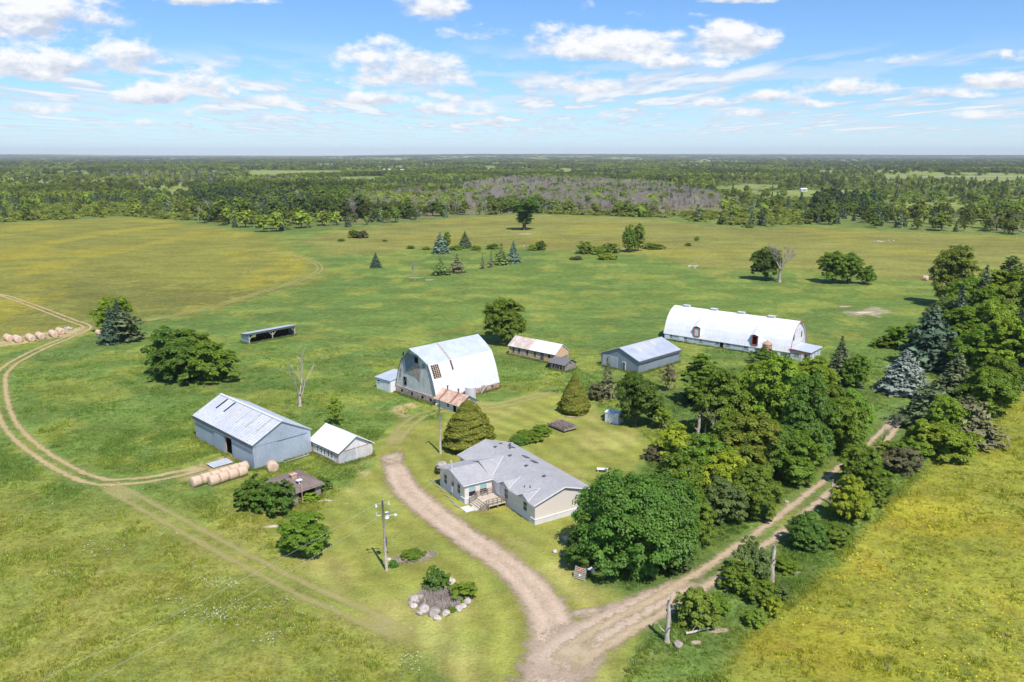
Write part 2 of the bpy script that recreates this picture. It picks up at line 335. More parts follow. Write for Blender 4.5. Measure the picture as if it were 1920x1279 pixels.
OPENF=[GP(l) for l in ([(255,372),(290,358),(420,352),(470,355),(400,368)],[(470,336),(640,330),(640,320),(470,320)],[(980,324),(1060,316),(1095,318),(1060,324)],[(1060,330),(1180,333),(1180,326),(1060,324)],
   [(1380,362),(1500,356),(1640,358),(1660,366),(1500,372)],[(640,345),(640,332),(720,330),(700,345)],[(1600,392),(1760,380),(1860,392),(1800,408),(1700,404)],[(1330,352),(1400,345),(1480,348),(1400,360)],[(1660,336),(1920,340),(2300,342),(2300,334),(1920,330),(1660,328)])]
DEADZ=GP([(650,415),(660,378),(760,366),(870,358),(900,345),(960,338),(1100,338),(1230,352),(1340,374),(1370,396),(1240,406),(1000,397),(870,403)])
FORE=GP([(-6000,432),(-1500,425),(0,418),(230,406),(330,412),(500,438),(640,428),(870,406),(990,400),(1240,409),(1400,428),(1510,421),(1920,442),(3200,492),(8000,500),(40000,293),(-40000,293)])
def axis(lo,hi,step,end_lo,end_hi,g):
    a=list(np.arange(lo,hi,step)); 
    s=step; x=hi
    while x<end_hi: a.append(x); s*=g; x+=s
    s=step; x=lo-step
    while x>end_lo: a.insert(0,x); s*=g; x-=s
    return np.array(a)
xs=axis(-120,140,.8,-17000,17000,1.035); ys=axis(46,225,.8,-300,20000,1.022)
X,Y=np.meshgrid(xs,ys); x=X.ravel(); y=Y.ravel()
def height(x,y):
    meadow=1-sm(poly_sd(x,y,LAWN),-.5,1.5) if np.size(x)<2000 else None
    return x*0
wob=(fbm(x*.35,y*.35,3)-.5)*5
def mask(poly,soft=1.5,w=1.0): 
    return sm(poly_sd(x,y,poly)+wob*w*soft*.5,-soft,soft)
far=np.hypot(x,y)
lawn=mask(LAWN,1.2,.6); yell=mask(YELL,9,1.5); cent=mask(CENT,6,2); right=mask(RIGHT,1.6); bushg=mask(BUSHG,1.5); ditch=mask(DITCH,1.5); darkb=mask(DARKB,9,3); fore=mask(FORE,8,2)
openf=np.clip(sum(mask(p,25,3) for p in OPENF),0,1); deadz=mask(DEADZ,20,3); pond=mask(PONDP,2.,2)
def lerp(c,m,new): m=m[:,None]; return c*(1-m)+np.array(new)[None]*m
nb=fbm(x*.03,y*.03,11,4); nc=fbm(x*.11,y*.11,23,4); nd=fbm(x*.4,y*.4,31,3)
col=np.tile(np.array([.140,.205,.042]),(x.size,1))                                   # pasture
col=lerp(col,sm(nb,.42,.62)*.6,(.110,.172,.040)); col=lerp(col,sm(nc,.48,.66)*.85,(.225,.258,.050)); col=lerp(col,sm(nd,.55,.75)*.3,(.095,.155,.04))
sw=sm(y,112,95)*sm(x,0,-14)                                                          # meadow south west
col=lerp(col,sw*.85,(.245,.258,.052)); col=lerp(col,sw*sm(nc,.5,.72)*.5,(.275,.26,.062))
lawnc=np.tile(np.array([.265,.278,.058]),(x.size,1)); lawnc=lerp(lawnc,sm(nc,.45,.7)*.35,(.215,.245,.052)); lawnc=lerp(lawnc,sm(fbm(x*.13,y*.13,71),.5,.7)*.5,(.37,.33,.11)); dr_=np.full(x.shape,1e9); near_=(np.abs(x)<60)&(y<170); dp=np.array([G(*p) for p in [(722,858),(760,915),(850,990),(960,1068),(1035,1165),(1030,1285)]])
for a_,b_ in zip(dp[:-1],dp[1:]):
    e_=b_-a_; t_=np.clip(((x-a_[0])*e_[0]+(y-a_[1])*e_[1])/(e_@e_),0,1); dr_=np.minimum(dr_,np.hypot(x-a_[0]-e_[0]*t_,y-a_[1]-e_[1]*t_))
lawnc=lawnc*(1+.15*np.sin((dr_+(fbm(x*.1,y*.1,44)-.5)*3)*2*math.pi/3.6)*(.3+.9*nb)*near_)[:,None]
col=col*(1-lawn[:,None])+lawnc*lawn[:,None]
yc=np.tile(np.array([.222,.222,.044]),(x.size,1)); yc=lerp(yc,sm(nb,.45,.6)*.5,(.185,.185,.042)); yc=lerp(yc,sm(fbm(x*.05,y*.02,5),.5,.7)*.6,(.33,.28,.035))
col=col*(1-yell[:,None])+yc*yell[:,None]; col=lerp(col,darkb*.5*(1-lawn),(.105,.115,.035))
cc=np.tile(np.array([.235,.235,.055]),(x.size,1)); cc=lerp(cc,sm(fbm(x*.012,y*.03,9),.45,.65)*.7,(.185,.18,.045)); cc=lerp(cc,sm(fbm(x*.02,y*.015,19),.55,.7)*.5,(.28,.25,.04))
col=col*(1-cent[:,None])+cc*cent[:,None]
rc=np.tile(np.array([.262,.265,.036]),(x.size,1)); rc=lerp(rc,sm(nc,.45,.65)*.45,(.20,.222,.04)); rc=lerp(rc,sm(fbm(x*.07,y*.07,51),.52,.7)*.5,(.36,.31,.03))
col=col*(1-right[:,None])+rc*right[:,None]
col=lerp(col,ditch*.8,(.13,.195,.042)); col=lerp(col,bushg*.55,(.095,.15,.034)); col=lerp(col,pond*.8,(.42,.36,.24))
fl=fbm(x*.004,y*.004,61,5); fc=np.tile(np.array([.085,.125,.035]),(x.size,1)); fc=lerp(fc,sm(fbm(x*.0042,y*.0016,101,4),.55,.49),(.23,.27,.07)); 
shrubz=sm(y,1250,700)                                                                # scrub behind the fields
fc=lerp(fc,shrubz*.7,(.15,.195,.048)); fc=lerp(fc,openf,(.24,.28,.075)); fc=lerp(fc,deadz*.6,(.24,.19,.12))
col=col*(1-fore[:,None])+fc*fore[:,None]
for s in SAND: col=lerp(col,mask(s,1.,2)*.8,(.46,.36,.19))
# flower density (r yellow, g white) and roughness of the sward (b)
flow=np.zeros((x.size,4)); flow[:,3]=1
flow[:,0]=np.clip(yell*(.45+.9*sm(nb,.4,.62))*(1-darkb*.8)+right*.55+cent*.3+ .12*sw,0,1)*(1-fore)
flow[:,1]=np.clip(sw*sm(nc,.50,.68)*.9+ (1-lawn)*(1-right)*.18*(1-cent)+right*.22,0,1)*(1-fore)
flow[:,2]=np.clip(1-lawn*.8,0,1)
TRK=[]
h_=(fbm(x*.6,y*.6,81,3)-.5)*.28*(1-lawn)*(1-sm(far,320,600))+(fbm(x*.08,y*.08,83,2)-.5)*.10*(1-sm(far,260,500))
hill=sm(y,7000,15500)*(fbm(x*.00022+5,y*.00022,91,3)-.22)*115                        # low ridges on the skyline
hill=np.where((y>6500),np.maximum(hill,0),0)
z=h_+hill
nx,ny=len(xs),len(ys)
idx=np.arange(nx*ny).reshape(ny,nx); quads=np.stack([idx[:-1,:-1],idx[:-1,1:],idx[1:,1:],idx[1:,:-1]],-1).reshape(-1,4)
def np_mesh(name,co,faces,mats,attrs=None,smooth=False):
    me=bpy.data.meshes.new(name); co=np.ascontiguousarray(co,np.float32); faces=np.ascontiguousarray(faces,np.int32); k=faces.shape[1]
    me.vertices.add(len(co)); me.vertices.foreach_set('co',co.ravel()); me.loops.add(faces.size); me.loops.foreach_set('vertex_index',faces.ravel())
    me.polygons.add(len(faces)); me.polygons.foreach_set('loop_start',np.arange(0,faces.size,k,dtype=np.int32)); 
    if smooth: me.polygons.foreach_set('use_smooth',np.ones(len(faces),bool))
    for nme,(typ,dat) in (attrs or {}).items():
        a=me.attributes.new(nme,typ,'POINT'); a.data.foreach_set({'FLOAT_COLOR':'color','FLOAT':'value','FLOAT_VECTOR':'vector','INT':'value'}[typ],np.ascontiguousarray(dat).ravel())
    for m_ in (mats if isinstance(mats,(list,tuple)) else [mats]): me.materials.append(m_)
    me.update(calc_edges=True); me.validate(); return me
def groundmat():
    m_,t,b=mat('grassland',.95,.06); g=t.attr('gcol')[0]; fr,fg,fb=t.sep(t.attr('flow')[1]); co=t.node('ShaderNodeNewGeometry').outputs['Position']
    px_,py_,pz_=t.sep(co); str_=t.xyz(t.m('MULTIPLY',px_,.55),py_,0)
    a=t.noise(co,.55,6,.68); b_=t.noise(co,3.2,4,.7); c=t.noise(str_,.09,7,.65)
    v=t.m('ADD',t.m('ADD',1.0,t.m('MULTIPLY',t.ramp(a,.3,.7,-.23,.23),t.m('MULTIPLY_ADD',fb,.65,.35))),t.m('MULTIPLY',t.m('SUBTRACT',b_,.5),t.m('MULTIPLY_ADD',fb,.9,.95)))
    v=t.m('MULTIPLY',v,t.ramp(c,.32,.68,.82,1.18)); col=t.hsv(g,h=t.ramp(t.noise(co,.19,4,.6),.3,.7,.482,.518,False),v=v)
    tall=t.ramp(t.noise(t.vm('ADD',co,(40,9,0)),.33,5,.7),.52,.66); col=t.mix(t.m('MULTIPLY',t.m('MULTIPLY',tall,fb),.28),col,(.08,.135,.035))
    dry=t.ramp(t.noise(t.vm('ADD',co,(4,77,0)),.55,6,.75),.57,.72); col=t.mix(t.m('MULTIPLY',dry,.42),col,(.42,.38,.20))
    f1=t.noise(co,2.6,3,.8); fm=t.noise(co,.12,3,.6); fy=t.ramp(t.m('ADD',f1,t.m('MULTIPLY',fm,.4)),.78,.95)
    col=t.mix(t.m('MULTIPLY',t.m('MULTIPLY',fy,fr),.8),col,t.mix(t.ramp(fm,.45,.65),(.52,.44,.02),(.62,.38,.015)))
    w=t.m('MULTIPLY',t.ramp(t.noise(co,4.5,2,.8),.64,.70),t.ramp(t.noise(co,.16,4,.7),.56,.66)); col=t.mix(t.m('MULTIPLY',t.m('MULTIPLY',w,fg),.9),col,(.66,.68,.58))
    t.put(b.inputs['Base Color'],col); t.put(b.inputs['Normal'],t.bump(t.m('ADD',a,t.m('MULTIPLY',b_,.35)),.9,.35)); return m_
M['ground']=groundmat()
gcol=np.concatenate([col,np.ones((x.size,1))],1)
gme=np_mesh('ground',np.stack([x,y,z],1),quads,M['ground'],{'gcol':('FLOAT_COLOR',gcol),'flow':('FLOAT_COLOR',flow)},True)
ground=tag(link('ground',gme),kind='structure')
def GH(px_,py_):   # ground height by bilinear lookup
    i=np.clip(np.searchsorted(xs,px_)-1,0,nx-2); j=np.clip(np.searchsorted(ys,py_)-1,0,ny-2); Z=z.reshape(ny,nx)
    u=(px_-xs[i])/(xs[i+1]-xs[i]); v=(py_-ys[j])/(ys[j+1]-ys[j])
    return Z[j,i]*(1-u)*(1-v)+Z[j,i+1]*u*(1-v)+Z[j+1,i]*(1-u)*v+Z[j+1,i+1]*u*v
def gz(a,b): return float(GH(np.array([a]),np.array([b]))[0])
def catmull(P,n=14):
    P=[Vector((p[0],p[1],p[2] if len(p)>2 else 0)) for p in P]; out=[]
    Q=[P[0]*2-P[1]]+P+[P[-1]*2-P[-2]]
    for i in range(1,len(Q)-2):
        for k in range(n):
            t=k/n; a,b,c,d=Q[i-1],Q[i],Q[i+1],Q[i+2]
            out.append(.5*((2*b)+(c-a)*t+(2*a-5*b+4*c-d)*t*t+(3*b-a-3*c+d)*t**3))
    out.append(P[-1]); return out
def trackmat(name,c1,c2,mode,strength=1.,grass=(.17,.22,.036)):
    m_=bpy.data.materials.new(name); m_.use_nodes=True; t=NT(m_.node_tree); b=t.n['Principled BSDF']; b.inputs['Roughness'].default_value=.95; b.inputs['Specular IOR Level'].default_value=.08
    u=t.attr('across')[2]; co=t.node('ShaderNodeNewGeometry').outputs['Position']; au=t.m('ABSOLUTE',u)
    n=t.noise(co,.7,5,.7); n2=t.noise(co,5,4,.7); n3=t.noise(co,.22,4,.6); ed=t.m('ADD',t.m('MULTIPLY',t.m('SUBTRACT',n,.5),1.0),t.m('MULTIPLY',t.m('SUBTRACT',n2,.5),.5))
    if mode=='full': f=t.ramp(t.m('ADD',au,t.m('MULTIPLY',ed,1.25)),1.0,.50)
    else:
        rut=t.m('ABSOLUTE',t.m('SUBTRACT',au,.45)); f=t.ramp(t.m('ADD',rut,t.m('MULTIPLY',ed,.8)),.37,.06)
        f=t.m('MULTIPLY',f,t.ramp(t.m('ADD',au,t.m('MULTIPLY',ed,.4)),1.,.85))
    f=t.m('MULTIPLY',f,strength)
    col=t.mix(t.ramp(t.m('ADD',t.m('MULTIPLY',n,.6),t.m('MULTIPLY',n3,.4)),.35,.65),c1,c2); col=t.hsv(col,v=t.ramp(n2,.25,.75,.80,1.2))
    if mode=='full': col=t.hsv(col,v=t.m('MULTIPLY_ADD',t.ramp(t.m('ADD',t.m('ABSOLUTE',t.m('SUBTRACT',au,.36)),t.m('MULTIPLY',t.m('SUBTRACT',n3,.5),.3)),.30,.04),.12,.94))
    gr=t.ramp(t.noise(co,1.1,6,.75),.55,.66); col=t.mix(t.m('MULTIPLY',gr,.6 if mode!='full' else .45),col,grass)
    spk=t.noise(co,14,2,.7); col=t.hsv(col,v=t.ramp(spk,.25,.75,.85,1.15))
    t.put(b.inputs['Base Color'],col); t.put(b.inputs['Alpha'],f); t.put(b.inputs['Normal'],t.bump(n2,.5,.05)); return m_
M['gravel']=trackmat('gravel',(.43,.325,.225),(.53,.41,.295),'full')
M['dirt']=trackmat('dirt_ruts',(.40,.31,.19),(.49,.385,.25),'rut')
M['dirtfull']=trackmat('bare_dirt',(.43,.33,.235),(.52,.41,.30),'full',.95)
M['sandrut']=trackmat('sandy_ruts',(.40,.325,.14),(.50,.40,.20),'rut',.92,grass=(.23,.25,.05))
M['faintrut']=trackmat('faint_ruts',(.38,.345,.12),(.46,.40,.17),'rut',.62,grass=(.27,.28,.06))
def track(name,pts,widths,mt,lift=.05,off=2.2,nacr=9,meander=.15):
    P=catmull([(*G(*p),w) for p,w in zip(pts,widths)],18); V=[];A=[]
    n=len(P); us=np.linspace(-1,1,nacr)
    for i,p in enumerate(P):
        d=(P[min(i+1,n-1)]-P[max(i-1,0)]); d.z=0; d.normalize(); nn_=Vector((d.y,-d.x,0)); w=p.z/2
        e=max(0,1.12-i/26,1.12-(n-1-i)/22)
        for u in us: V.append((p.x+nn_.x*w*u,p.y+nn_.y*w*u)); A.append(max(abs(u),e))
    V=np.array(V); zz=np.maximum(GH(V[:,0],V[:,1])+lift,0.01)
    f=[(i*nacr+k,i*nacr+k+1,(i+1)*nacr+k+1,(i+1)*nacr+k) for i in range(n-1) for k in range(nacr-1)]
    me=np_mesh(name,np.c_[V,zz],np.array(f),mt,{'across':('FLOAT',np.array(A,np.float32))},True)
    return tag(link(name,me),kind='structure')
track('driveway',[(722,858),(742,880),(760,915),(800,952),(850,990),(905,1028),(960,1068),(1005,1112),(1035,1165),(1042,1220),(1030,1285),(1010,1360)],[2.6,4.6,5.4,5.6,5.4,5.4,5.4,5.8,6.4,7.4,8,9],M['gravel'],.06)
track('junction_dirt',[(1010,1330),(1055,1240),(1110,1192),(1185,1150),(1255,1112),(1320,1076)],[8,9,7.5,6.2,4.6,2.5],M['dirtfull'],.068)
track('field_track',[(1020,1290),(1085,1225),(1170,1172),(1250,1128),(1341,1070),(1444,998),(1500,953),(1545,916),(1590,876),(1640,835),(1668,805),(1688,778)],[6,5.6,5.6,5.4,5.4,5.2,5.0,4.8,4.4,4.2,4,3.5],M['dirt'],.075)
track('hay_track',[(-60,540),(0,553),(60,573),(130,600),(163,613),(140,628),(60,662),(8,695),(0,735),(18,795),(75,850),(170,900),(260,902),(350,885),(425,858)],[4.2]*5+[4.6]*5+[4.4]*5,M['sandrut'],.06)
track('meadow_track',[(140,880),(230,925),(330,980),(440,1040),(560,1102),(700,1165),(820,1225)],[4.5]*7,M['faintrut'],.055)
track('loop_track',[(470,476),(540,478),(585,490),(600,505),(570,523),(500,545),(400,575),(300,597),(190,612)],[4.5]*9,M['faintrut'],.06)
track('lawn_track',[(735,862),(745,820),(790,780),(860,765),(930,762),(1010,742),(1060,735)],[4.5]*7,M['faintrut'],.05)
def flat_patch(name,center,rx,ry,mt_,lift=.03,rz=0,seed=1,kind='structure'):
    rr=random.Random(seed); n=28; pts=[(center[0],center[1],gz(*center)+lift)]
    for k in range(n):
        a=2*math.pi*k/n; q=1+.25*(rr.random()-.5)+.12*math.sin(3*a+seed); dx_=math.cos(a)*rx*q; dy_=math.sin(a)*ry*q
        X_=center[0]+dx_*math.cos(rz)-dy_*math.sin(rz); Y_=center[1]+dx_*math.sin(rz)+dy_*math.cos(rz); pts.append((X_,Y_,gz(X_,Y_)+lift))
    me=np_mesh(name,np.array(pts),np.array([(0,1+k,1+(k+1)%n) for k in range(n)]),mt_,{'across':('FLOAT',np.array([0]+[1.12]*n,np.float32))})
    return tag(link(name,me),kind=kind)
M['floor_soil']=weathered('barn_floor',(.36,.26,.17),(.52,.42,.30),1.2,.95,spec=.05,detail_col=.2)
M['soil']=trackmat('bare_soil',(.34,.26,.17),(.46,.37,.26),'full')
M['sand']=trackmat('pale_sand',(.50,.42,.30),(.60,.52,.39),'full')
# ================================================================== FOLIAGE MESHES
def cards(cen,nrm,size,rs,asp=1.35,jit=.35):
    n=len(cen); nrm=nrm/np.linalg.norm(nrm,axis=1,keepdims=True)
    t=rs.normal(size=(n,3)); t-=nrm*(t*nrm).sum(1,keepdims=True); t/=np.linalg.norm(t,axis=1,keepdims=True); b=np.cross(nrm,t)
    s=(size*(1+jit*(rs.random(n)-.5)*2))[:,None]*.5
    v=np.stack([cen+t*s*asp,cen+b*s*.8+nrm*s*.18,cen-t*s*asp,cen-b*s*.8+nrm*s*.18],1).reshape(-1,3)
    return v,np.arange(n*4).reshape(-1,4)
def unit(rs,n): v=rs.normal(size=(n,3)); return v/np.linalg.norm(v,axis=1,keepdims=True)
def leaf_mesh(name,cen,nrm,size,tint,rs,mt,asp=1.35):
    v,f=cards(cen,nrm,size,rs,asp); tc=np.repeat(np.c_[tint,np.ones(len(tint))],4,0)
    return np_mesh(name,v,f,mt,{'tint':('FLOAT_COLOR',tc)})
def crown(name,seed,Rx=5.,Hc=9.,z0=1.5,lobes=9,clumps=150,per=90,size=.42,lobR=.5,flat=.75,mt=None,tipcol=None,openness=0.,vase=0.,csize=1.,round_=1.):
    """broadleaf crown: lobes carry clumps, clumps carry leaf sprays"""
    rs=np.random.default_rng(seed); L=[]; 
    for i in range(lobes):
        a=2*math.pi*(i*.618+rs.random()*.15); hh=(i+.5)/lobes
        prof=math.sin(math.pi*min(.93,(hh*.80+.17)))**(.7*round_) if not vase else (hh**.8)
        r=Rx*(1-lobR)*prof*(.75+.4*rs.random()); L.append((math.cos(a)*r,math.sin(a)*r,z0+Hc*(.14+.74*hh*.98),lobR*Rx*(.75+.5*rs.random())*(.7+.3*prof)))
    L.append((0,0,z0+Hc*.55,lobR*Rx*1.1)); L=np.array(L)
    w=L[:,3]**2; li=rs.choice(len(L),clumps,p=w/w.sum()); d=unit(rs,clumps); d[:,2]=np.where(d[:,2]<-.6,-d[:,2]*.6,d[:,2])
    cc=L[li,:3]+d*L[li,3:4]*np.array([1,1,flat])*(.82+.3*rs.random(clumps))[:,None]
    cc[:,2]=np.clip(cc[:,2],z0*.55+.15,None)
    if openness: keep=rs.random(clumps)>openness; cc=cc[keep];d=d[keep]
    clumps=len(cc); cr=Rx*.125*csize*(.7+.6*rs.random(clumps)); n=clumps*per; ci=np.repeat(np.arange(clumps),per)
    q=unit(rs,n); q[:,2]=np.where(q[:,2]<-.2,-q[:,2],q[:,2]); rad=rs.random(n)**.45
    off=q*rad[:,None]*cr[ci][:,None]*np.array([1.1,1.1,.78]); cen=cc[ci]+off
    cen[:,2]-=.2*cr[ci]*(np.hypot(off[:,0],off[:,1])/(cr[ci]))**2
    nrm=q*.60+d[ci]*.35+np.array([0,-.0,.70])+unit(rs,n)*.50
    base=.82+.36*rs.random(clumps); g=base[ci]*(.85+.3*rs.random(n)); tint=np.stack([g*(.95+.12*rs.random(clumps)[ci]),g,g*.95],1)
    if tipcol is not None:
        tp=(rs.random(n)<tipcol[3])&(q[:,2]>.2)&(rs.random(clumps)[ci]<.6); tint[tp]=np.array(tipcol[:3])
    cen[:,2]=np.maximum(cen[:,2],.12)
    return leaf_mesh(name,cen,nrm,np.full(n,size),tint,rs,mt or M['leaf']),L
def limb_mesh(name,L,seed,trunk_r=.28,mt=None,zt=None,multi=1):
    rs=random.Random(seed); mb=MB()
    top=max(l[2] for l in L) if zt is None else zt
    for m_ in range(multi):
        a=2*math.pi*m_/multi; bx=(.35 if multi>1 else 0)*math.cos(a); by=(.35 if multi>1 else 0)*math.sin(a)
        lean=(.9 if multi>1 else .12); pts=[(bx,by,-.3),(bx*1.1,by*1.1,top*.2),(bx+lean*math.cos(a)*.5+rs.uniform(-.2,.2),by+lean*math.sin(a)*.5+rs.uniform(-.2,.2),top*.5),(bx+lean*math.cos(a),by+lean*math.sin(a),top*.85)]
        mb.tube(pts,[trunk_r*1.15,trunk_r*.9,trunk_r*.6,trunk_r*.2],8)
    for l in L[:-1]:
        z0_=max(.6,l[2]*.45); mb.tube([(0,0,z0_),(l[0]*.45,l[1]*.45,z0_+(l[2]-z0_)*.55),(l[0]*.95,l[1]*.95,l[2])],[trunk_r*.45,trunk_r*.3,trunk_r*.1],5)
    return mb.mesh(name,mt or M['bark'],True)
def spruce(name,seed,Rb=2.6,H=10.,levels=30,per=15,size=.42,mt=None,droop=.28,thin=0.,power=.95,shag=.12):
    rs=np.random.default_rng(seed); cen=[];nrm=[];tint=[];sz=[]
    for i in range(levels):
        t=(i+.3)/levels; zz=.35+t*(H-.5); Rr=Rb*((1-t)**power)*(1+shag*rs.normal())+.12
        nb_=max(5,int(15*(1-t)+5)); a0=rs.random()*6.28
        for k in range(nb_):
            if rs.random()<thin: continue
            a=a0+6.2832*k/nb_+rs.normal()*.12; rr=Rr*(.82+.3*rs.random()); bt=.78+.44*rs.random()
            for j in range(max(3,int(per*rr/Rb))):
                f=((j+rs.random())/max(3,int(per*rr/Rb)))**.7; w=(1-f*.6)*rr*.20*rs.normal()
                cen.append((math.cos(a)*rr*f-math.sin(a)*w,math.sin(a)*rr*f+math.cos(a)*w,zz-droop*rr*f+.10*rr*f*f+rs.normal()*.05)); nrm.append((math.cos(a)*.55+rs.normal()*.4,math.sin(a)*.55+rs.normal()*.4,.85+rs.normal()*.3))
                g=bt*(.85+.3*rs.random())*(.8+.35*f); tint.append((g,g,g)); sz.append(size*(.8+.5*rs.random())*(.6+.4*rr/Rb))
    return leaf_mesh(name,np.array(cen),np.array(nrm),np.array(sz),np.array(tint),rs,mt or M['needle'],1.7)
def trunkmesh(name,H,r,mt=None):
    mb=MB(); mb.tube([(0,0,-.3),(.03,0,H*.4),(0,.02,H*.92)],[r,r*.65,r*.12],8); return mb.mesh(name,mt or M['bark'],True)
def cedar(name,seed,Rb=2.7,H=6.,n=13000,size=.27,egg=.55,mt=None):
    rs=np.random.default_rng(seed); t=rs.random(n)**1.15; a=rs.random(n)*6.2832
    prof=np.where(t<.16,.72+.28*(t/.16)**.6,((1-t)/.84)**egg); ph=rs.random(12)*6.28
    bump=1+.42*(fbm(a*2.2*(1.2-t)+40,t*11+7,seed,3)-.5)+.10*(vnoise(a*5*(1.3-t)+9,t*30,seed+5)-.5)
    r=Rb*prof*bump*(1-.16*rs.random(n)**2); cen=np.stack([np.cos(a)*r,np.sin(a)*r,.1+t*H],1)
    nrm=np.stack([np.cos(a)*.8,np.sin(a)*.8,np.full(n,.5)],1)+unit(rs,n)*.65
    g=(.85+.2*((bump-1)/.2+.5))*(.8+.4*rs.random(n)); tint=np.stack([g*(1+.15*(rs.random(n)<.4)),g,g*.9],1)
    return leaf_mesh(name,cen,nrm,np.full(n,size),tint,rs,mt or M['leaf'],1.5)
def bare_tree(name,seed,H=7.,r=.22,mt=None,depth=4,spread=.55,split=3,first=.35,nseg=3,lean=(0,0),l1=None):
    rs=random.Random(seed); mb=MB()
    def grow(p,d,L,rad,k):
        pts=[p]; rr=[rad]; q=p
        for s in range(nseg):
            d=(d+Vector((rs.gauss(0,.10),rs.gauss(0,.10),rs.gauss(0,.05)+.03))).normalized(); q=q+d*L/nseg; pts.append(q); rr.append(rad*(1-.42*(s+1)/nseg))
        mb.tube(pts,rr,6 if k<2 else 4,cap=(k==0))
        if k<depth:
            for i in range(split+(1 if rs.random()<.4 else 0)):
                ax=Vector((rs.gauss(0,1),rs.gauss(0,1),rs.gauss(0,.3))).normalized(); nd=(d+ax*spread*rs.uniform(.6,1.25)).normalized()
                if nd.z<-.1: nd.z=abs(nd.z)*.3
                st=pts[min(nseg,rs.choice([2,3,3]))] ; grow(st,nd,L*(rs.uniform(.8,1.1)*l1 if (l1 and k==0) else rs.uniform(.55,.8)),max(rr[-1]*rs.uniform(.55,.8),.02),k+1)
    grow(Vector((0,0,-.2)),Vector((lean[0],lean[1],1)).normalized(),H*first,r,0)
    return mb.mesh(name,mt or M['snag'],True)
def snag(name,seed,H=4.5,r=.3,stubs=4):
    rs=random.Random(seed); mb=MB(); pts=[];rr=[];x_=y_=0
    for i in range(9):
        t=i/8; x_+=rs.gauss(0,.03)*H/4; y_+=rs.gauss(0,.04); pts.append((x_,y_,-.2+t*H)); rr.append(r*(1-.35*t)*(1+.3*rs.random())*(.6 if i==8 else 1)+ (r*.35 if i==0 else 0))
    mb.tube(pts,rr,9)
    mb.tube([pts[7],(pts[7][0]+.12,pts[7][1],pts[7][2]+.5),(pts[7][0]+.16,pts[7][1],pts[7][2]+.95)],[r*.35,r*.2,.02],5)
    for s in range(stubs):
        i=rs.randint(2,7); a=rs.random()*6.28; L=rs.uniform(.3,1.0); p=Vector(pts[i]); mb.tube([p,p+Vector((math.cos(a)*L*.6,math.sin(a)*L*.6,L*.35)),p+Vector((math.cos(a)*L,math.sin(a)*L,L*.9))],[r*.35,r*.2,.015],5)
    return mb.mesh(name,M['snag'],True)
# ---- prototypes (crown mesh, trunk mesh, nominal width, nominal height)
PR={}
def proto(kind,i,cm,tm,w,h): PR.setdefault(kind,[]).append((cm,tm,w,h))
def dims(me): c=np.empty(len(me.vertices)*3,np.float32); me.vertices.foreach_get('co',c); c=c.reshape(-1,3); q=np.percentile(c,[1.5,98.5],axis=0); return max(q[1][0]-q[0][0],q[1][1]-q[0][1]), np.percentile(c[:,2],99.6)
def addb(kind,i,cm,L,tr=.28,mt=None,multi=1):
    w,h=dims(cm); proto(kind,i,cm,limb_mesh(kind+'_trunk',L,i,tr,mt,None,multi),w,h)
for i in range(2): addb('bigmaple',i,*crown('maple_crown',100+i,7.5,10.8,.4,20,820,90,.30,.34,.95),tr=.45)
for i in range(4): addb('broad',i,*crown('broad_crown',200+i,4.6,8.4,.35,12+i%3,400,80,.245,.38,1.0),tr=.26)
for i in range(2): addb('tall',i,*crown('tall_crown',230+i,3.0,8.9,.5,11,280,75,.23,.44,1.1),tr=.2)
for i in range(2): addb('redtip',i,*crown('redtip_crown',260+i,4.6,8.2,.35,12,400,80,.245,.38,1.0,tipcol=(1.7,1.1,.9,.07)),tr=.26)
for i in range(3): addb('bush',i,*crown('shrub_crown',300+i,2.4,2.7,.05,8,180,75,.165,.46,1.05),tr=.09,multi=3)
for i in range(2): addb('sparse',i,*crown('sparse_crown',330+i,2.6,4.6,.4,9,110,50,.20,.48,1.0,openness=.2,csize=1.1),tr=.10,multi=2)
addb('elm',0,*crown('elm_crown',350,5.4,14.5,1.2,16,330,60,.38,.34,.9,vase=1),tr=.6)
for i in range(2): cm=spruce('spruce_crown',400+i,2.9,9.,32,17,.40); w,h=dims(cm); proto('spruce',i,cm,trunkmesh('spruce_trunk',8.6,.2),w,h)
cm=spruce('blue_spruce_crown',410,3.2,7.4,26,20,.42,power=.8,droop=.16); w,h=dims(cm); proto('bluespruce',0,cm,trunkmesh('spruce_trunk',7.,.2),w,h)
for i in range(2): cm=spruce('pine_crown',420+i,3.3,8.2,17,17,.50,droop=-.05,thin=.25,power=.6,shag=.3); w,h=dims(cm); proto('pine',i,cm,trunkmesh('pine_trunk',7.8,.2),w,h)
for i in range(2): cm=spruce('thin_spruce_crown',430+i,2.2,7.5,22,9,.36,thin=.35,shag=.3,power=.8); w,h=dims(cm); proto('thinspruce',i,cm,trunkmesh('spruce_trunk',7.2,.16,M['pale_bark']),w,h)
cm=cedar('cedar_crown',440,3.2,7.2,30000,.20,.58); w,h=dims(cm); proto('cedar',0,cm,trunkmesh('cedar_trunk',6.,.2),w,h)
cm=cedar('pointed_cedar_crown',441,2.6,6.6,20000,.19,.85); w,h=dims(cm); proto('cedarpt',0,cm,trunkmesh('cedar_trunk',5.5,.18),w,h)
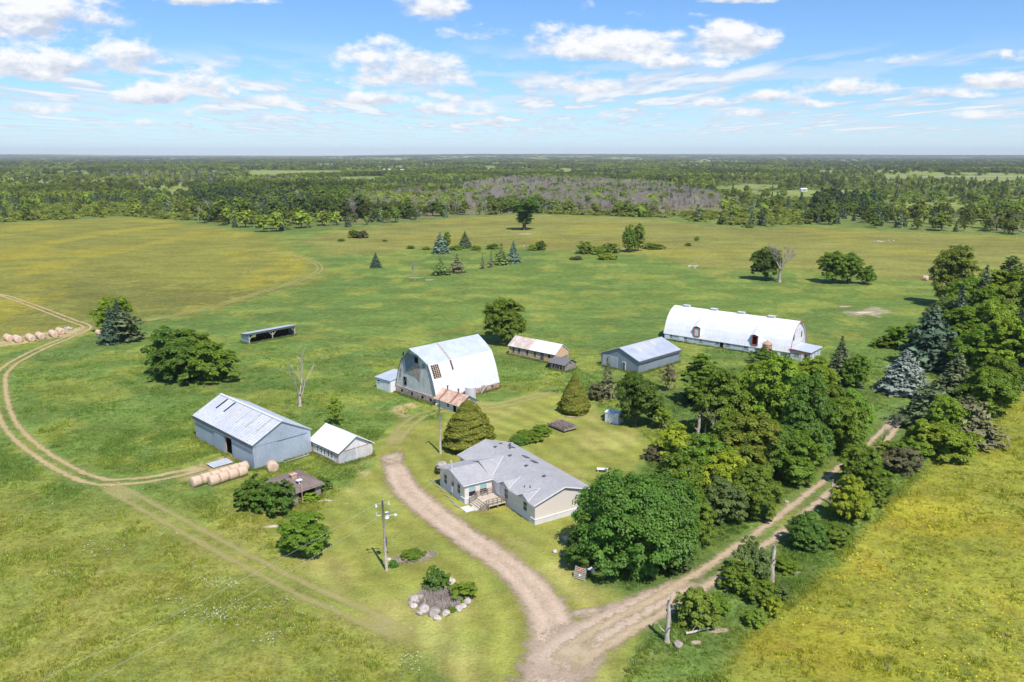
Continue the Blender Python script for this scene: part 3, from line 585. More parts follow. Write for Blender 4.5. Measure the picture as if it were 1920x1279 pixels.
# mid-distance versions
for i in range(4): addb('mbroad',i,*crown('far_broad_crown',500+i,4.,7.2,1.,8,80,30,.66,.46,.95),tr=.22)
for i in range(2): addb('mshrub',i,*crown('far_shrub_crown',520+i,2.6,2.3,.1,5,34,22,.6,.58,.8),tr=.08,multi=2)
for i in range(2): cm=spruce('far_spruce_crown',530+i,2.3,9.,15,6,.95); w,h=dims(cm); proto('mspruce',i,cm,trunkmesh('spruce_trunk',8.5,.18),w,h)
for i in range(3):
    me=bare_tree('dead_stem',540+i,9.,.17,M['dead_twig'],3,.42,4,.5,2); w,h=dims(me); proto('mdead',i,None,me,max(w,3),h)
TINT=dict(dark=(.105,.165,.024),mid=(.160,.232,.026),light=(.230,.300,.030),yellow=(.320,.345,.030),olive=(.205,.245,.036),grey=(.150,.195,.060),cedar=(.27,.315,.048),
 spruce=(.065,.098,.062),blue=(.235,.28,.225),bluish=(.135,.18,.135),pine=(.105,.125,.058),brownish=(.17,.155,.085),fresh=(.20,.285,.034),rich=(.115,.205,.034),dead=(.30,.26,.20))
TINT={k:(v[0]*1.06,v[1]*1.14,v[2]*1.0) if k not in ('blue','cedar','dead') else v for k,v in TINT.items()}
tr_=random.Random(5)
def plant(kind,tint,px,py,top,wpx,name,label,cat='tree',group=None,front=True,rz=None,one=False,hmul=1.):
    p=PR[kind]; cm,tm,w0,h0=p[tr_.randrange(len(p))]
    X_,Y_=G(px,py); wm=wpx*mpp(Y_)
    if front: Y2=Y_+wm*.44; X_*=Y2/Y_; Y_=Y2; wm=wpx*mpp(Y_)
    hm=max(.5,ZH(top,Y_+ (wm*.10 if front else 0)))*hmul
    s=(wm/w0,wm/w0,hm/h0); z_=gz(X_,Y_)-.05
    t=thing(name,label,cat,(X_,Y_,z_),tr_.random()*6.28 if rz is None else rz,group,s)
    c3=TINT[tint] if isinstance(tint,str) else tint
    if cm is not None: o=link('crown',cm,t); o.color=(*c3,1)
    if tm is not None: o=link('trunk',tm,t)
    return t
# ================================================================== BUILDINGS
def bld(name,label,cat,A,c,dz_=0.): return thing(name,label,cat,(A[0],A[1],gz(*A)+dz_),R(90-c))
def gable_roof(mb,a0,a1,b0,b1,ze,zr,axis='y',ovg=.3,ove=.35,t=.14):
    """ridge runs along axis; a = range along ridge, b = range across"""
    bm_=(b0+b1)/2; sl=(zr-ze)/(bm_-b0); zo=ze-sl*ove; A0=a0-ovg; A1=a1+ovg
    P=(lambda a,b,z:(b,a,z)) if axis=='y' else (lambda a,b,z:(a,b,z))
    mb.slab([P(A0,b0-ove,zo),P(A1,b0-ove,zo),P(A1,bm_,zr),P(A0,bm_,zr)],t)
    mb.slab([P(A0,bm_,zr+.001),P(A1,bm_,zr+.001),P(A1,b1+ove,zo),P(A0,b1+ove,zo)],t)
def window(parent,c,u,n,w,h,frame='white',glass='glass',name='window',cross=True,ft=.07,label=None):
    c=Vector(c);u=Vector(u);n=Vector(n); f=MB(); t=.05
    f.obox(c+Vector((0,0,h/2)),u,n,w/2+ft,t,ft/2).obox(c-Vector((0,0,h/2)),u,n,w/2+ft,t+.02,ft/2)
    for s in (-1,1): f.obox(c+u*s*(w/2+ft/4),u,n,ft/2,t-.004,h/2-ft/2)
    if cross: f.obox(c,u,n,w/2-ft/4,t-.012,.025)
    o=f.build(name,M[frame],parent)
    if label: o['label']=label
    g=MB(); g.obox(c,u,n,w/2-.003,.02,h/2-.01); g.build('pane',M[glass],o); return o
def dark_panel(parent,name,c,u,n,w,h,m_='dark'):  # flat panel on the wall; its dark colour stands in for an unlit opening
    g=MB(); g.obox(c,u,n,w/2,.03,h/2); return g.build(name,M[m_],parent)
X3=Vector((1,0,0)); Y3=Vector((0,1,0))
# ---------------------------------------------------------------- house
H=bld('farmhouse','long beige house with grey shingle roof and a small wooden deck beside the gravel drive','house',(3.04,97.3),58)
b=MB(); b.prism([(0,.6),(9.4,.6),(9.4,3.02),(4.7,4.42),(0,3.02)],'y',0,20.8); b.prism([(10.7,.6),(18.2,.6),(18.2,3.02),(14.45,4.0),(10.7,3.02)],'x',-4.75,.1); b.build('wall',M['siding'],H)
b=MB(); b.box(-.03,9.43,-.03,20.83,-.3,.72); b.box(-4.79,-.03,10.66,18.24,-.3,.72); b.build('skirting',M['skirt'],H)
b=MB(); b.box(-.07,9.47,-.07,20.87,.72,.82); b.box(-4.83,-.07,10.62,18.28,.722,.818); b.build('trim',M['white'],H)
b=MB(); gable_roof(b,0,20.8,0,9.4,3.1,4.55,'y',.3,.35,.15)
sl=(4.55-3.1)/4.7
def crossg(cy,hw,x0,rz_,ov=.3):
    k=(rz_-3.1+.0)/hw; xr=(rz_-3.1)/sl; ze_=rz_-k*(hw+ov); xe=(ze_-3.1)/sl
    for s in (-1,1): b.slab([(x0,cy,rz_+.012),(xr,cy,rz_+.012),(xe,cy+s*(hw+ov),ze_+.012),(x0,cy+s*(hw+ov),ze_+.012)][::s],.13)
    return xr,xe
crossg(14.45,3.75,-5.1,4.06); crossg(7.2,1.15,-.5,3.72,.2); crossg(2.3,1.15,-.5,3.72,.2)
xr=(4.33-3.1)/sl
for s in (-1,1): b.slab([(-.42,14.3,4.36),(xr,14.3,4.36),(.05,14.3+s*3.3,3.16),(-.42,14.3+s*3.3,3.14)][::s],.12)
rf=b.build('roof',M['shingle'],H)
b=MB()
for p,q in [((3.72,14.1,4.33),(.0,11.0,3.2)),((2.3,7.15,3.90),(-.25,6.05,3.12)),((2.3,2.25,3.90),(-.25,1.1,3.12)),((2.2,2.4,3.88),(.6,3.5,3.36)),((3.6,14.5,4.3),(.1,17.5,3.2))]: b=MB(); b.beam(p,q,.09,.05); b.build('flashing',M['ceramic'],rf)
b=MB()
for x0,x1,z0,z1 in ((-.37,4.7,2.98,4.53),(9.77,4.7,2.98,4.53)): b=MB(); b.beam((x0,-.315,z0-.06),(x1,-.315,z1-.06),.04,.17); b.build('fascia',M['white'],H); b=MB(); b.beam((x0,21.115,z0-.06),(x1,21.115,z1-.06),.04,.17); b.build('fascia',M['white'],H)
b=MB(); b.beam((-5.125,10.42,2.96-.08),(-5.125,14.45,4.0),.04,.17); b.beam((-5.125,14.45,4.0),(-5.125,18.48,2.88),.04,.17)
b.build('fascia',M['white'],H); b=MB(); b.box(-.39,-.35,-.3,10.4,2.80,2.96); b.build('gutter',M['white'],H); b=MB(); b.box(-5.1,-.4,10.37,10.41,2.80,2.95); b.build('gutter',M['white'],H)
for cy in (2.3,7.2):
    b=MB(); b.prism([(cy-1.1,2.9),(cy+1.1,2.9),(cy,3.62)],'x',-.32,.3); b.build('gablet',M['siding'],rf)
for x_,y_ in [(4.43,17.6),(4.42,13.35),(4.35,8.8),(4.37,4.29),(6.43,19.4)]:
    zz=4.55-sl*abs(x_-4.7); b=MB(); b.box(x_-.22,x_+.22,y_-.22,y_+.22,zz-.05,zz+.13); b.build('roof_vent',M['trim_dk'],rf)
for x_,y_ in [(1.64,3.66),(1.2,4.4)]: b=MB(); b.tube([(x_,y_,3.1+sl*x_-.1),(x_,y_,3.1+sl*x_+.35)],.07); b.build('vent_pipe',M['trim_dk'],rf)
b=MB(); b.tube([(6.6,16.9,3.6),(6.6,16.9,4.75)],.14); b.tube([(6.6,16.9,4.72),(6.6,16.9,4.82)],.2); b.build('chimney_pipe',M['trim_dk'],rf)
for x_,y_ in [(7.7,18.2),(7.0,13.0),(7.0,10.7)]:
    zz=3.1+sl*(9.4-x_); b=MB(); b.slab([(x_-.35,y_-.6,zz+sl*.35+.12),(x_-.35,y_+.6,zz+sl*.35+.12),(x_+.35,y_+.6,zz-sl*.35+.12),(x_+.35,y_-.6,zz-sl*.35+.12)],.16); b.build('skylight',M['glass'],rf)
for x_ in (-3.55,-1.75): window(H,(x_,10.68,1.75),X3,-Y3,1.15,1.55,glass='glass'); g=MB(); g.obox((x_,10.655,2.13),X3,Y3,.55,.02,.36); g.build('curtain',M['teal_glass'],H)
for y_ in (12.3,16.4): window(H,(-4.77,y_,1.75),Y3,-X3,.9,1.4)
for y_ in (2.3,7.2): window(H,(-.02,y_,1.85),Y3,-X3,.9,1.35)
f=MB(); f.obox((-.03,9.3,1.72),Y3,X3,.52,.04,1.06); d=f.build('door',M['white'],H); g=MB(); g.tube([(-.08,8.92,1.6),(-.12,8.92,1.7),(-.08,8.92,1.8)],.02,6); g.build('handle',M['trim_dk'],d)
b=MB(); b.box(-.06,-.02,.9,1.3,.3,.5); b.build('vent_grille',M['ceramic'],H); b=MB(); b.box(-.05,-.01,6.,6.3,1.5,1.85); b.build('meter_box',M['ceramic'],H)
DK=bld('deck','small wooden deck with brown railing and wide steps in the corner of the beige house','deck',(3.04,97.3),58)
b=MB(); b.box(-3.0,-.09,7.0,10.56,.58,.70); b.build('platform',M['deck_wood'],DK)
for x_ in (-2.9,-1.5,-.2):
    for y_ in (7.1,8.8,10.4): b=MB(); b.box(x_-.07,x_+.07,y_-.07,y_+.07,-.2,.578); b.build('post',M['rail_wood'],DK)
for k in range(4): b=MB(); b.box(-3.02-.3*(k+1),-3.02-.3*k-.004,7.35,10.3,.50-.14*k-.05,.56-.14*k); b.build('step',M['deck_wood'],DK)
for y_ in (7.27,10.31): b=MB(); b.hexa([(-4.3,y_,-.1),(-3.01,y_,-.1),(-3.01,y_+.06,-.1),(-4.3,y_+.06,-.1),(-4.3,y_,.08),(-3.01,y_,.55),(-3.01,y_+.06,.55),(-4.3,y_+.06,.08)]); b.build('stringer',M['rail_wood'],DK)
def railing(p,q,n,parent=DK,h=.95,z0=.7,z1=None):
    z1=z0 if z1 is None else z1; b=MB(); p=Vector((*p,z0)); q=Vector((*q,z1))
    for i in range(n+1): c=p.lerp(q,i/n); b.box(c.x-.05,c.x+.05,c.y-.05,c.y+.05,c.z-.1,c.z+h)
    for k in (.3,.6,.93): b.beam(p+Vector((0,0,h*k)),q+Vector((0,0,h*k)),.04,.11)
    b.build('railing',M['rail_wood'],parent)
railing((-2.95,7.06),(-.2,7.06),4); railing((-2.9,10.42),(-.3,10.42),3); railing((-3.1,7.3),(-4.15,7.3),1,z0=.6,z1=.05); railing((-3.1,10.33),(-4.15,10.33),1,z0=.6,z1=.05)
MS=bld('service_mast','thin grey electric service mast standing against the left gable of the beige house','mast',(3.04,97.3),58)
b=MB(); b.tube([(-4.95,14.1,.6),(-4.95,14.1,5.3)],.06); b.tube([(-4.95,14.1,5.25),(-5.05,14.1,5.42),(-5.15,14.1,5.3)],.07); b.build('pipe',M['ceramic'],MS); b=MB(); b.box(-5.0,-4.84,13.93,14.27,1.6,2.1); b.build('meter_box',M['trim_dk'],MS)
# concrete pads by the deck
b=MB(); b.box(-5.9,-4.6,8.2,9.9,.0,.10); b.box(-4.5,-3.9+.0,8.0,9.4,.0,.07); pz=b.build('paving_slab',M['white_wall']); pz.location=(3.04,97.3,gz(3.04,97.3)); pz.rotation_euler=(0,0,R(32)); tag(pz,'pale concrete slab lying in the grass at the foot of the deck steps','slab')
# ---------------------------------------------------------------- big pole shed
S=bld('pole_shed','large blue-grey steel shed with ribbed roof and half open sliding door beside the hay bales','shed',(-40.05,116.2),44.5)
Wd,L0,L1,ze,zr=10.2,.3,20.9,4.25,6.85
b=MB(); b.box(0,.12,L0,7.5,-.3,4.2); b.box(0,.12,9.75,L1,-.3,4.2); b.box(0,.12,7.5,9.75,3.3,4.2)
b.prism([(.12,-.3),(Wd,-.3),(Wd,4.2),(Wd/2,6.75),(.12,4.27)],'y',L0,L0+.12); b.prism([(.12,-.3),(Wd,-.3),(Wd,4.2),(Wd/2,6.75),(.12,4.27)],'y',L1-.12,L1); b.box(Wd-.12,Wd,L0+.12,L1-.12,-.3,4.15)
b.build('wall',M['steel_wall'],S)
b=MB(); gable_roof(b,L0,L1,0,Wd,ze,zr,'y',.25,.25,.10); r=b.build('roof',M['shed_roof'],S)
def patch(mb,P0,P1,Q0,Q1,up=.02,t=.02): mb.slab([Vector(p)+Vector((0,0,up)) for p in (P0,P1,Q1,Q0)],t)
sl2=(zr-ze)/(Wd/2)
rp=lambda u,y:(u*Wd/2,y,ze+u*(zr-ze))
pc={'roof_gap_shade_or_boards':M['dark'],'skylight_panel':weathered('mossy_skylight',(.38,.41,.33),(.47,.48,.43),1,.8,dirt=(.2,.2,.17),dirt_amt=.6),'rust_panel':weathered('tan_panel',(.55,.40,.26),(.58,.50,.42),1,.8)}
for nm,y_,u0,u1 in [('roof_gap_shade_or_boards',17.7,.50,.93),('roof_gap_shade_or_boards',14.9,.50,.93),('rust_panel',12.1,.38,.96),('skylight_panel',9.2,.36,.95),('skylight_panel',6.0,.36,.95),('skylight_panel',2.6,.36,.95)]:
    b=MB(); w_=.42; patch(b,rp(u0,y_-w_/2),rp(u0,y_+w_/2),rp(u1,y_-w_/2),rp(u1,y_+w_/2)); b.build(nm,pc[nm],r)
b=MB(); b.beam((Wd/2,L0-.25,zr+.02),(Wd/2,L1+.25,zr+.02),.5,.05); b.build('ridge_cap',M['galv_light'],r)
b=MB(); b.box(-.30,-.26,L0-.2,L1+.2,3.56,4.03); b.build('fascia',M['trim_dk'],S)  # deep dark board: eave trim with the shadow below put into its colour
b=MB(); b.box(-.16,-.08,9.72,13.4,-.1,3.35); b.build('sliding_door',M['steel_wall'],S)
b=MB(); b.box(-.2,-.09,7.3,13.6,3.36,3.5); b.build('door_rail',M['galv_light'],S)
b=MB(); b.box(.02,.14,9.6,9.745,-.1,3.3); b.build('door_post',M['rust'],S)
b=MB(); b.box(.25,4.1,L0-.12,L0-.05,-.1,3.75); b.build('sliding_door',M['steel_wall'],S)
b=MB(); b.box(.1,9.5,L0-.17,L0-.13,3.78,3.88); b.build('door_rail',M['steel_wall'],S)
b=MB(); b.beam((4.6,L0-.8,.1),(9.2,L0-.9,.25),.15); t_=b.build('timber',M['wood']); t_.location=S.location; t_.rotation_euler=S.rotation_euler; tag(t_,'long pale timber lying in the grass along the end of the steel shed','timber')
b=MB(); b.poly([(.13,L0+.13,.0),(Wd-.13,L0+.13,.0),(Wd-.13,L1-.13,.0),(.13,L1-.13,.0)]); b.build('floor',M['floor_soil'],S)
# ---------------------------------------------------------------- garage
Gg=bld('garage','small white roofed garage with peeling tan side wall and grey sliding doors','garage',(-27.5,118.4),45)
W_,L_=6.5,8.2; tb=weathered('peeling_tan_wall',(.64,.44,.28),(.66,.60,.54),1.,.85,dirt=(.75,.73,.70),dirt_amt=.9)
b=MB(); b.box(0,.15,0,L_,-.3,2.1); b.box(.15,W_,L_-.15,L_,-.3,2.1); b.box(W_-.15,W_,0,L_-.15,-.3,2.1); b.build('wall',tb,Gg)
b=MB(); b.prism([(.1,1.95),(W_-.1,1.95),(W_/2,4.02)],'y',.06,.25); b.prism([(.1,2.1),(W_-.1,2.1),(W_/2,4.02)],'y',L_-.16,L_-.01); b.build('gable',M['white_wall'],Gg)
b=MB(); gable_roof(b,0,L_,0,W_,2.2,4.15,'y',.35,.25,.09); b.build('roof',M['white_metal'],Gg)
dg=weathered('grey_door',(.45,.46,.46),(.55,.56,.56),1,.7,3,.25,(.34,.30,.27),.5,rib_col=.2); dw=weathered('chalky_door',(.58,.55,.52),(.68,.65,.61),1,.7,3,.25,(.48,.36,.29),.5,rib_col=.2)
b=MB(); b.box(.05,3.1,-.04,.05,-.1,2.0); b.build('sliding_door',dg,Gg); b=MB(); b.box(3.14,W_-.1,-.07,.03,-.1,2.05); b.build('sliding_door',dw,Gg)
b=MB(); b.box(.0,W_,-.12,-.075,2.06,2.16); b.build('door_rail',M['rust'],Gg)
for y_ in (1.9,2.9,4.0,5.0,6.1): window(Gg,(-.0,y_,1.15),Y3,-X3,.5,1.0,cross=True)
b=MB(); b.box(-.05,-.005,.9,7.3,.35,.5); b.build('sill',M['white'],Gg)
# ---------------------------------------------------------------- brown roofed shed
Bs=bld('low_shed','low sagging shed with brown shingle roof half hidden by a bush','shed',(-31.2,102.3),45)
b=MB(); b.box(.4,5.6,.4,6.4,-.3,1.9); b.build('wall',M['old_board'],Bs)
b=MB(); zt,ze_=2.75,2.05; r0=(0,0);P=[(0,0,ze_),(6.0,0,ze_),(6.0,7.0,ze_),(0,7.0,ze_)]
for q in ([P[0],P[1],(4.2,3.3,zt),(1.8,3.6,zt)],[P[1],P[2],(4.2,3.4,zt+.003),(4.2,3.3,zt+.002)],[P[2],P[3],(1.8,3.6,zt),(4.2,3.4,zt)],[P[3],P[0],(1.8,3.6,zt+.002),(1.8,3.7,zt+.003)]):
    b.slab(q,.10)
r=b.build('roof',M['brown_shingle'],Bs)
b=MB(); b.box(0.05,5.95,-.06,.0,1.80,2.0); b.build('fascia',M['old_board'],Bs); b=MB(); b.box(-.06,0,.05,6.95,1.80,2.0); b.build('fascia',M['old_board'],Bs)
dark_panel(Bs,'opening_shade',(3.3,.38,1.1),X3,Y3,2.6,1.1)
b=MB(); b.box(2.55,3.35,3.0,3.7,2.6,3.25); b.box(2.45,3.45,2.9,3.8,3.25,3.33); b.build('cupola',M['rust'],r)
b=MB(); b.tube([(2.9,1.6,2.3),(2.9,1.6,2.85)],.12,8); b.box(2.5,3.3,1.3,1.9,2.85,2.95); b.build('vent',M['white'],r)
b=MB(); b.tube([(2.2,-.25,-.2),(2.2,-.25,3.6)],.05,6); v_=b.build('iron_pipe',M['rust']); v_.location=Bs.location; v_.rotation_euler=Bs.rotation_euler; tag(v_,'thin rusty iron pipe standing upright in front of the brown roofed shed','pipe')
# ---------------------------------------------------------------- gambrel barn
B=bld('gambrel_barn','tall old barn with bright curved metal roof, grey gable and fieldstone base','barn',(-14.9,149.2),45)
LB=17.3; half=[(0.0,1.45),(.45,3.05),(1.0,4.75),(1.65,6.3),(2.35,7.75),(4.4,9.3),(6.5,10.55)]
prof=half+[(13-y_,z_) for y_,z_ in half[::-1][1:]]
b=MB(); b.prism([(y_+ (0.12 if y_<6.5 else (-.12 if y_>6.5 else 0)),z_-.12) for y_,z_ in prof]+[(12.85,1.35),(.15,1.35)],'x',.22,.42)
b.build('gable',weathered('old_gable_sheets',(.50,.52,.52),(.62,.64,.63),.7,.6,3,.7,(.36,.32,.28),.5,.4,.1,rib_col=.25),B)
b=MB(); b.prism([(y_+ (0.12 if y_<6.5 else (-.12 if y_>6.5 else 0)),z_-.12) for y_,z_ in prof]+[(12.85,1.35),(.15,1.35)],'x',LB-.4,LB-.2); b.build('gable',M['old_board'],B)
rl=MB(); ru=MB(); rt=.14
for i in range(len(prof)-1):
    (ya,za),(yb,zb)=prof[i],prof[i+1]; up=i in (4,5,6,7); m_=ru if up else rl
    xa=xb=0.0
    if i==4: xb=-.55
    if i==5: xa,xb=-.55,-1.3
    if i==6: xa,xb=-1.3,-.55
    if i==7: xa=-.55
    e=.22 if i==0 else 0; e2=.22 if i==len(prof)-2 else 0; d=Vector((0,yb-ya,zb-za)).normalized()
    pa=Vector((0,ya,za))-d*e; pb=Vector((0,yb,zb))+d*e2; o_=.015 if up else 0
    m_.hexa([(xa,pa.y,pa.z-rt),(LB,pa.y,pa.z-rt),(LB,pb.y,pb.z-rt),(xb,pb.y,pb.z-rt),(xa,pa.y,pa.z+o_),(LB,pa.y,pa.z+o_),(LB,pb.y,pb.z+o_),(xb,pb.y,pb.z+o_)])
RL=rl.build('lower_roof',M['galv_light'],B); RU=ru.build('upper_roof',M['galv'],B)
def rpt(x,s,up=0.):  # s = 0 eave .. 6 ridge, fractional along half profile
    i=min(int(s),5); f=s-i; (ya,za),(yb,zb)=half[i],half[i+1]; n=Vector((0,-(zb-za),(yb-ya))).normalized(); return Vector((x,ya+(yb-ya)*f,za+(zb-za)*f))+n*up
def rstrip(nm,x0,x1,s0,s1,up,m_,parent,t=.03):
    b=MB(); cuts=[s0]+[k for k in range(1,6) if s0<k<s1]+[s1]
    for a,c in zip(cuts[:-1],cuts[1:]):
        c2=c-1e-4; b.hexa([rpt(x0,a+1e-4,up),rpt(x1,a+1e-4,up),rpt(x1,c2,up),rpt(x0,c2,up),rpt(x0,a+1e-4,up+t),rpt(x1,a+1e-4,up+t),rpt(x1,c2,up+t),rpt(x0,c2,up+t)])
    return b.build(nm,m_,parent)
gp=rstrip('roof_gap_shade_or_boards',.55,2.45,2.15,3.85,-.005,M['dark'],RL)  # dark strip in place of the unlit space below the laths
b=MB()
for k in range(8): s=2.25+k*.215; b.beam(rpt(.5,s,.04),rpt(2.5,s,.04),.09,.05)
for x_ in (1.05,1.55,2.0): b.beam(rpt(x_,2.15,.03),rpt(x_,3.0,.03),.1,.06); b.beam(rpt(x_,3.0,.03),rpt(x_,3.85,.03),.1,.06)
b.build('lath',weathered('roof_lath',(.50,.36,.25),(.62,.50,.40),2,.9),gp)
gp=rstrip('roof_gap_shade_or_boards',5.55,5.95,2.7,3.95,-.005,M['dark'],RL)
b=MB(); [b.beam(rpt(5.5,2.8+k*.16,.04),rpt(6.0,2.8+k*.16,.04),.08,.05) for k in range(8)]; b.build('lath',M['rust'],gp)
gp=rstrip('roof_gap_shade_or_boards',5.55,5.95,4.02,5.95,.0,weathered('bare_roof_boards',(.38,.30,.24),(.50,.44,.38),2,.9,2,.2,rib_col=.6),RU)
b=MB(); [b.beam(rpt(5.5,4.1+k*.18,.05),rpt(6.0,4.1+k*.18,.05),.08,.05) for k in range(11)]; b.build('lath',M['rust'],gp)
b=MB(); b.box(0,.5,-.02,13.02,-.3,1.46); b.box(.5,4.5,-.02,.4,-.3,1.46); b.box(.5,LB-.1,12.6,13.02,-.3,1.46); b.build('foundation',M['fieldstone'],B)
b=MB(); b.box(4.5,LB-.1,.0,.35,-.3,1.47); b.box(LB-.45,LB-.1,.35,12.6,-.3,1.40); b.build('side_wall',M['red_block'],B)
for y_ in (1.6,4.2,7.6,10.9): dark_panel(B,'cellar_window_shade',(-.02,y_,.75),Y3,X3,.55,.5)
for x_ in (8.7,15.2): window(B,(x_,-.02,.7),X3,-Y3,.6,.7,frame='wood')
b=MB(); b.obox((12.6,-.1,.75),X3,Y3,.45,.05,.72); b.build('side_door',M['wood'],B); b=MB(); b.beam((11.4,-.6,.0),(13.4,-.35,1.35),.18,.14); b.build('prop',M['wood'],B)
gx=.2
def gpoly(nm,pts,m_,o_=.0,par=B):
    b=MB(); b.prism(pts,'x',gx-.05-o_,gx+.01); return b.build(nm,m_,par)
gpoly('shaded_lining',[(10.2,8.7),(9.6,4.9),(8.2,6.2),(5.7,7.6),(5.6,9.0),(8.6,8.9)],weathered('grey_blue_shaded_lining',(.16,.20,.24),(.22,.26,.30),1,.8))  # lining where sheets are missing, hood and recess shade put into its colour
gpoly('bare_boards',[(9.5,4.7),(8.2,6.1),(5.7,7.5),(4.8,6.0),(5.2,3.7),(6.6,4.5)],weathered('bare_gable_boards',(.30,.24,.19),(.42,.36,.31),1.3,.9,1,.22,rib_col=.5),.004)
dark_panel(B,'loft_opening_shade',(gx-.06,10.0,2.9),Y3,X3,.95,1.7); dark_panel(B,'loft_opening_shade',(gx-.08,6.1,8.0),Y3,X3,1.05,1.15); dark_panel(B,'loft_opening_shade',(gx-.06,10.3,8.5),Y3,X3,.4,.8)
b=MB(); b.beam((gx-.12,10.4,2.2),(gx-.12,9.6,3.6),.08,.06); b.build('loose_board',M['wood'],B)
b=MB(); b.prism([(11.9,3.6),(11.6,5.2),(11.2,5.2),(11.4,3.6)],'x',gx-.05,gx); b.build('rust_patch',M['old_board'],B); b=MB(); b.prism([(4.3,7.5),(3.6,7.7),(3.4,6.9),(4.4,6.7)],'x',gx-.05,gx); b.build('rust_patch',M['old_board'],B)
b=MB()
for i in range(len(prof)-1):
    if i in (4,5,6,7): continue
    (ya,za),(yb,zb)=prof[i],prof[i+1]; b.beam((-.03,ya,za-.05),(-.03,yb,zb-.05),.05,.2)
b.build('barge_board',M['trim_dk'],B)
# annex of the barn and milk house
An=bld('barn_lean_to','white painted lean-to with low metal roof on the far left of the old barn','lean-to',(-14.9,149.2),45)
b=MB(); b.hexa([(-1.2,13.2,-.3),(3.6,13.2,-.3),(3.6,18.2,-.3),(-1.2,18.2,-.3),(-1.2,13.2,2.45),(3.6,13.2,3.1),(3.6,18.2,3.0),(-1.2,18.2,2.35)]); b.build('wall',M['white'],An)
b=MB(); b.slab([(-1.45,13.05,2.55),(-1.45,18.5,2.45),(3.8,18.5,3.15),(3.8,13.05,3.25)],.1); b.build('roof',M['galv'],An)
window(An,(-1.22,17.3,1.7),Y3,-X3,.7,.45,cross=False); b=MB(); b.box(-1.26,-1.2,13.5,15.6,-.1,2.1); b.build('door',M['white_wall'],An)
Mk=bld('milk_house','small milk house with rusty striped metal roof leaning against the old barn','outbuilding',(-14.9,149.2),45)
b=MB(); b.prism([(-.2,-.3),(4.2,-.3),(4.2,1.65),(2.0,3.0),(-.2,1.65)],'y',-7.2,-.25); b.build('wall',weathered('pale_block_wall',(.55,.60,.64),(.64,.68,.70),1,.8,dirt=(.38,.38,.38),dirt_amt=.4),Mk)
b=MB(); gable_roof(b,-7.2,.0,-.2,4.2,1.75,3.15,'y',.3,.4,.09); r=b.build('roof',M['rust'],Mk)
ds=weathered('dark_rust_sheet',(.24,.11,.07),(.32,.17,.11),1,.8)
for y_ in (-1.6,-4.9): b=MB(); b.slab([(-.5,y_,1.59),(-.5,y_+.42,1.59),(1.95,y_+.42,3.16),(1.95,y_,3.16)],.03); b.build('rust_streak',ds,r)
for y_ in (-1.2,-4.4): b=MB(); b.tube([(2.0,y_,2.9),(2.0,y_,3.75)],.13,8); b.tube([(2.0,y_,3.72),(2.0,y_,3.85)],.22,8); b.build('vent_pipe',M['trim_dk'],r)
window(Mk,(-.22,-3.9,.95),Y3,-X3,.8,.8); dark_panel(Mk,'doorway_shade',(-.2,-5.8,.85),Y3,X3,.8,1.7)
b=MB(); b.beam((-.35,-7.53,1.58),(2.0,-7.53,3.08),.05,.16); b.beam((2.0,-7.53,3.08),(4.6,-7.53,1.45),.05,.16); b.build('barge_board',M['trim_dk'],Mk)
Tk=bld('feed_tank','round galvanised tank standing against the front of the old barn','tank',(-14.9,149.2),45)
b=MB(); b.tube([(7.3,-2.0,-.2),(7.3,-2.0,2.7)],1.12,24,False); b.build('body',M['zinc'],Tk,True); b=MB(); b.tube([(7.3,-2.0,2.68),(7.3,-2.0,2.76),(7.3,-2.0,2.98),(7.3,-2.0,3.05)],[1.17,1.12,.3,.2],24); b.build('lid',M['galv_light'],Tk)
# ---------------------------------------------------------------- grey shed by the white barn
Gs=bld('machine_shed','slate grey steel shed with low pitched roof in front of the long white barn','shed',(28.4,172.2),46)
W_,L_=10.9,15.8
b=MB(); b.box(0.12,L_,0,.12,-.3,2.95); b.box(.12,L_,W_-.12,W_,-.3,2.95); b.prism([(0,-.3),(W_,-.3),(W_,3.0),(W_/2,5.02),(0,3.0)],'x',0,.12); b.prism([(.12,-.3),(W_-.12,-.3),(W_-.12,3.02),(W_/2,5.02),(.12,3.02)],'x',L_-.12,L_); b.build('wall',M['steel_wall_dk'],Gs)
b=MB(); gable_roof(b,0,L_,0,W_,3.05,5.15,'x',.25,.3,.1); r=b.build('roof',M['shed_roof_x'],Gs)
tanp=weathered('tan_roof_panel',(.58,.50,.38),(.62,.56,.46),1,.8)
for x_,u0,u1 in [(4.2,.45,.78),(7.4,.55,.85),(10.6,.6,.9)]:
    b=MB(); q=lambda u,x:(x,u*W_/2,3.05+u*2.1); patch(b,q(u0,x_),q(u0,x_+.6),q(u1,x_),q(u1,x_+.6)); b.build('skylight_panel',tanp,r)
b=MB(); b.box(-.2,L_+.2,-.36,-.32,2.40,2.86); b.build('fascia',M['trim_dk'],Gs)  # eave trim and the shadow beneath it drawn as one dark board
b=MB(); b.box(-.09,-.01,5.9,10.4,-.1,2.75); b.build('sliding_door',weathered('pale_door_steel',(.38,.43,.46),(.44,.49,.52),.5,.5,3,.3,rib_col=.2),Gs)
b=MB(); b.box(-.13,-.03,3.6,4.5,-.1,2.05); b.build('door_frame',M['white'],Gs); b=MB(); b.box(-.15,-.06,3.7,4.4,-.1,1.95); d=b.build('door',M['trim_dk'],Gs); b=MB(); b.tube([(-.19,3.8,.9),(-.19,3.8,1.05)],.03,6); b.build('handle',M['ceramic'],d)
# ---------------------------------------------------------------- long white barn
Lc=129.0; WB=bld('round_roof_barn','long white barn with arched roof and two red framed loft dormers','barn',(40.6,206.8),Lc)
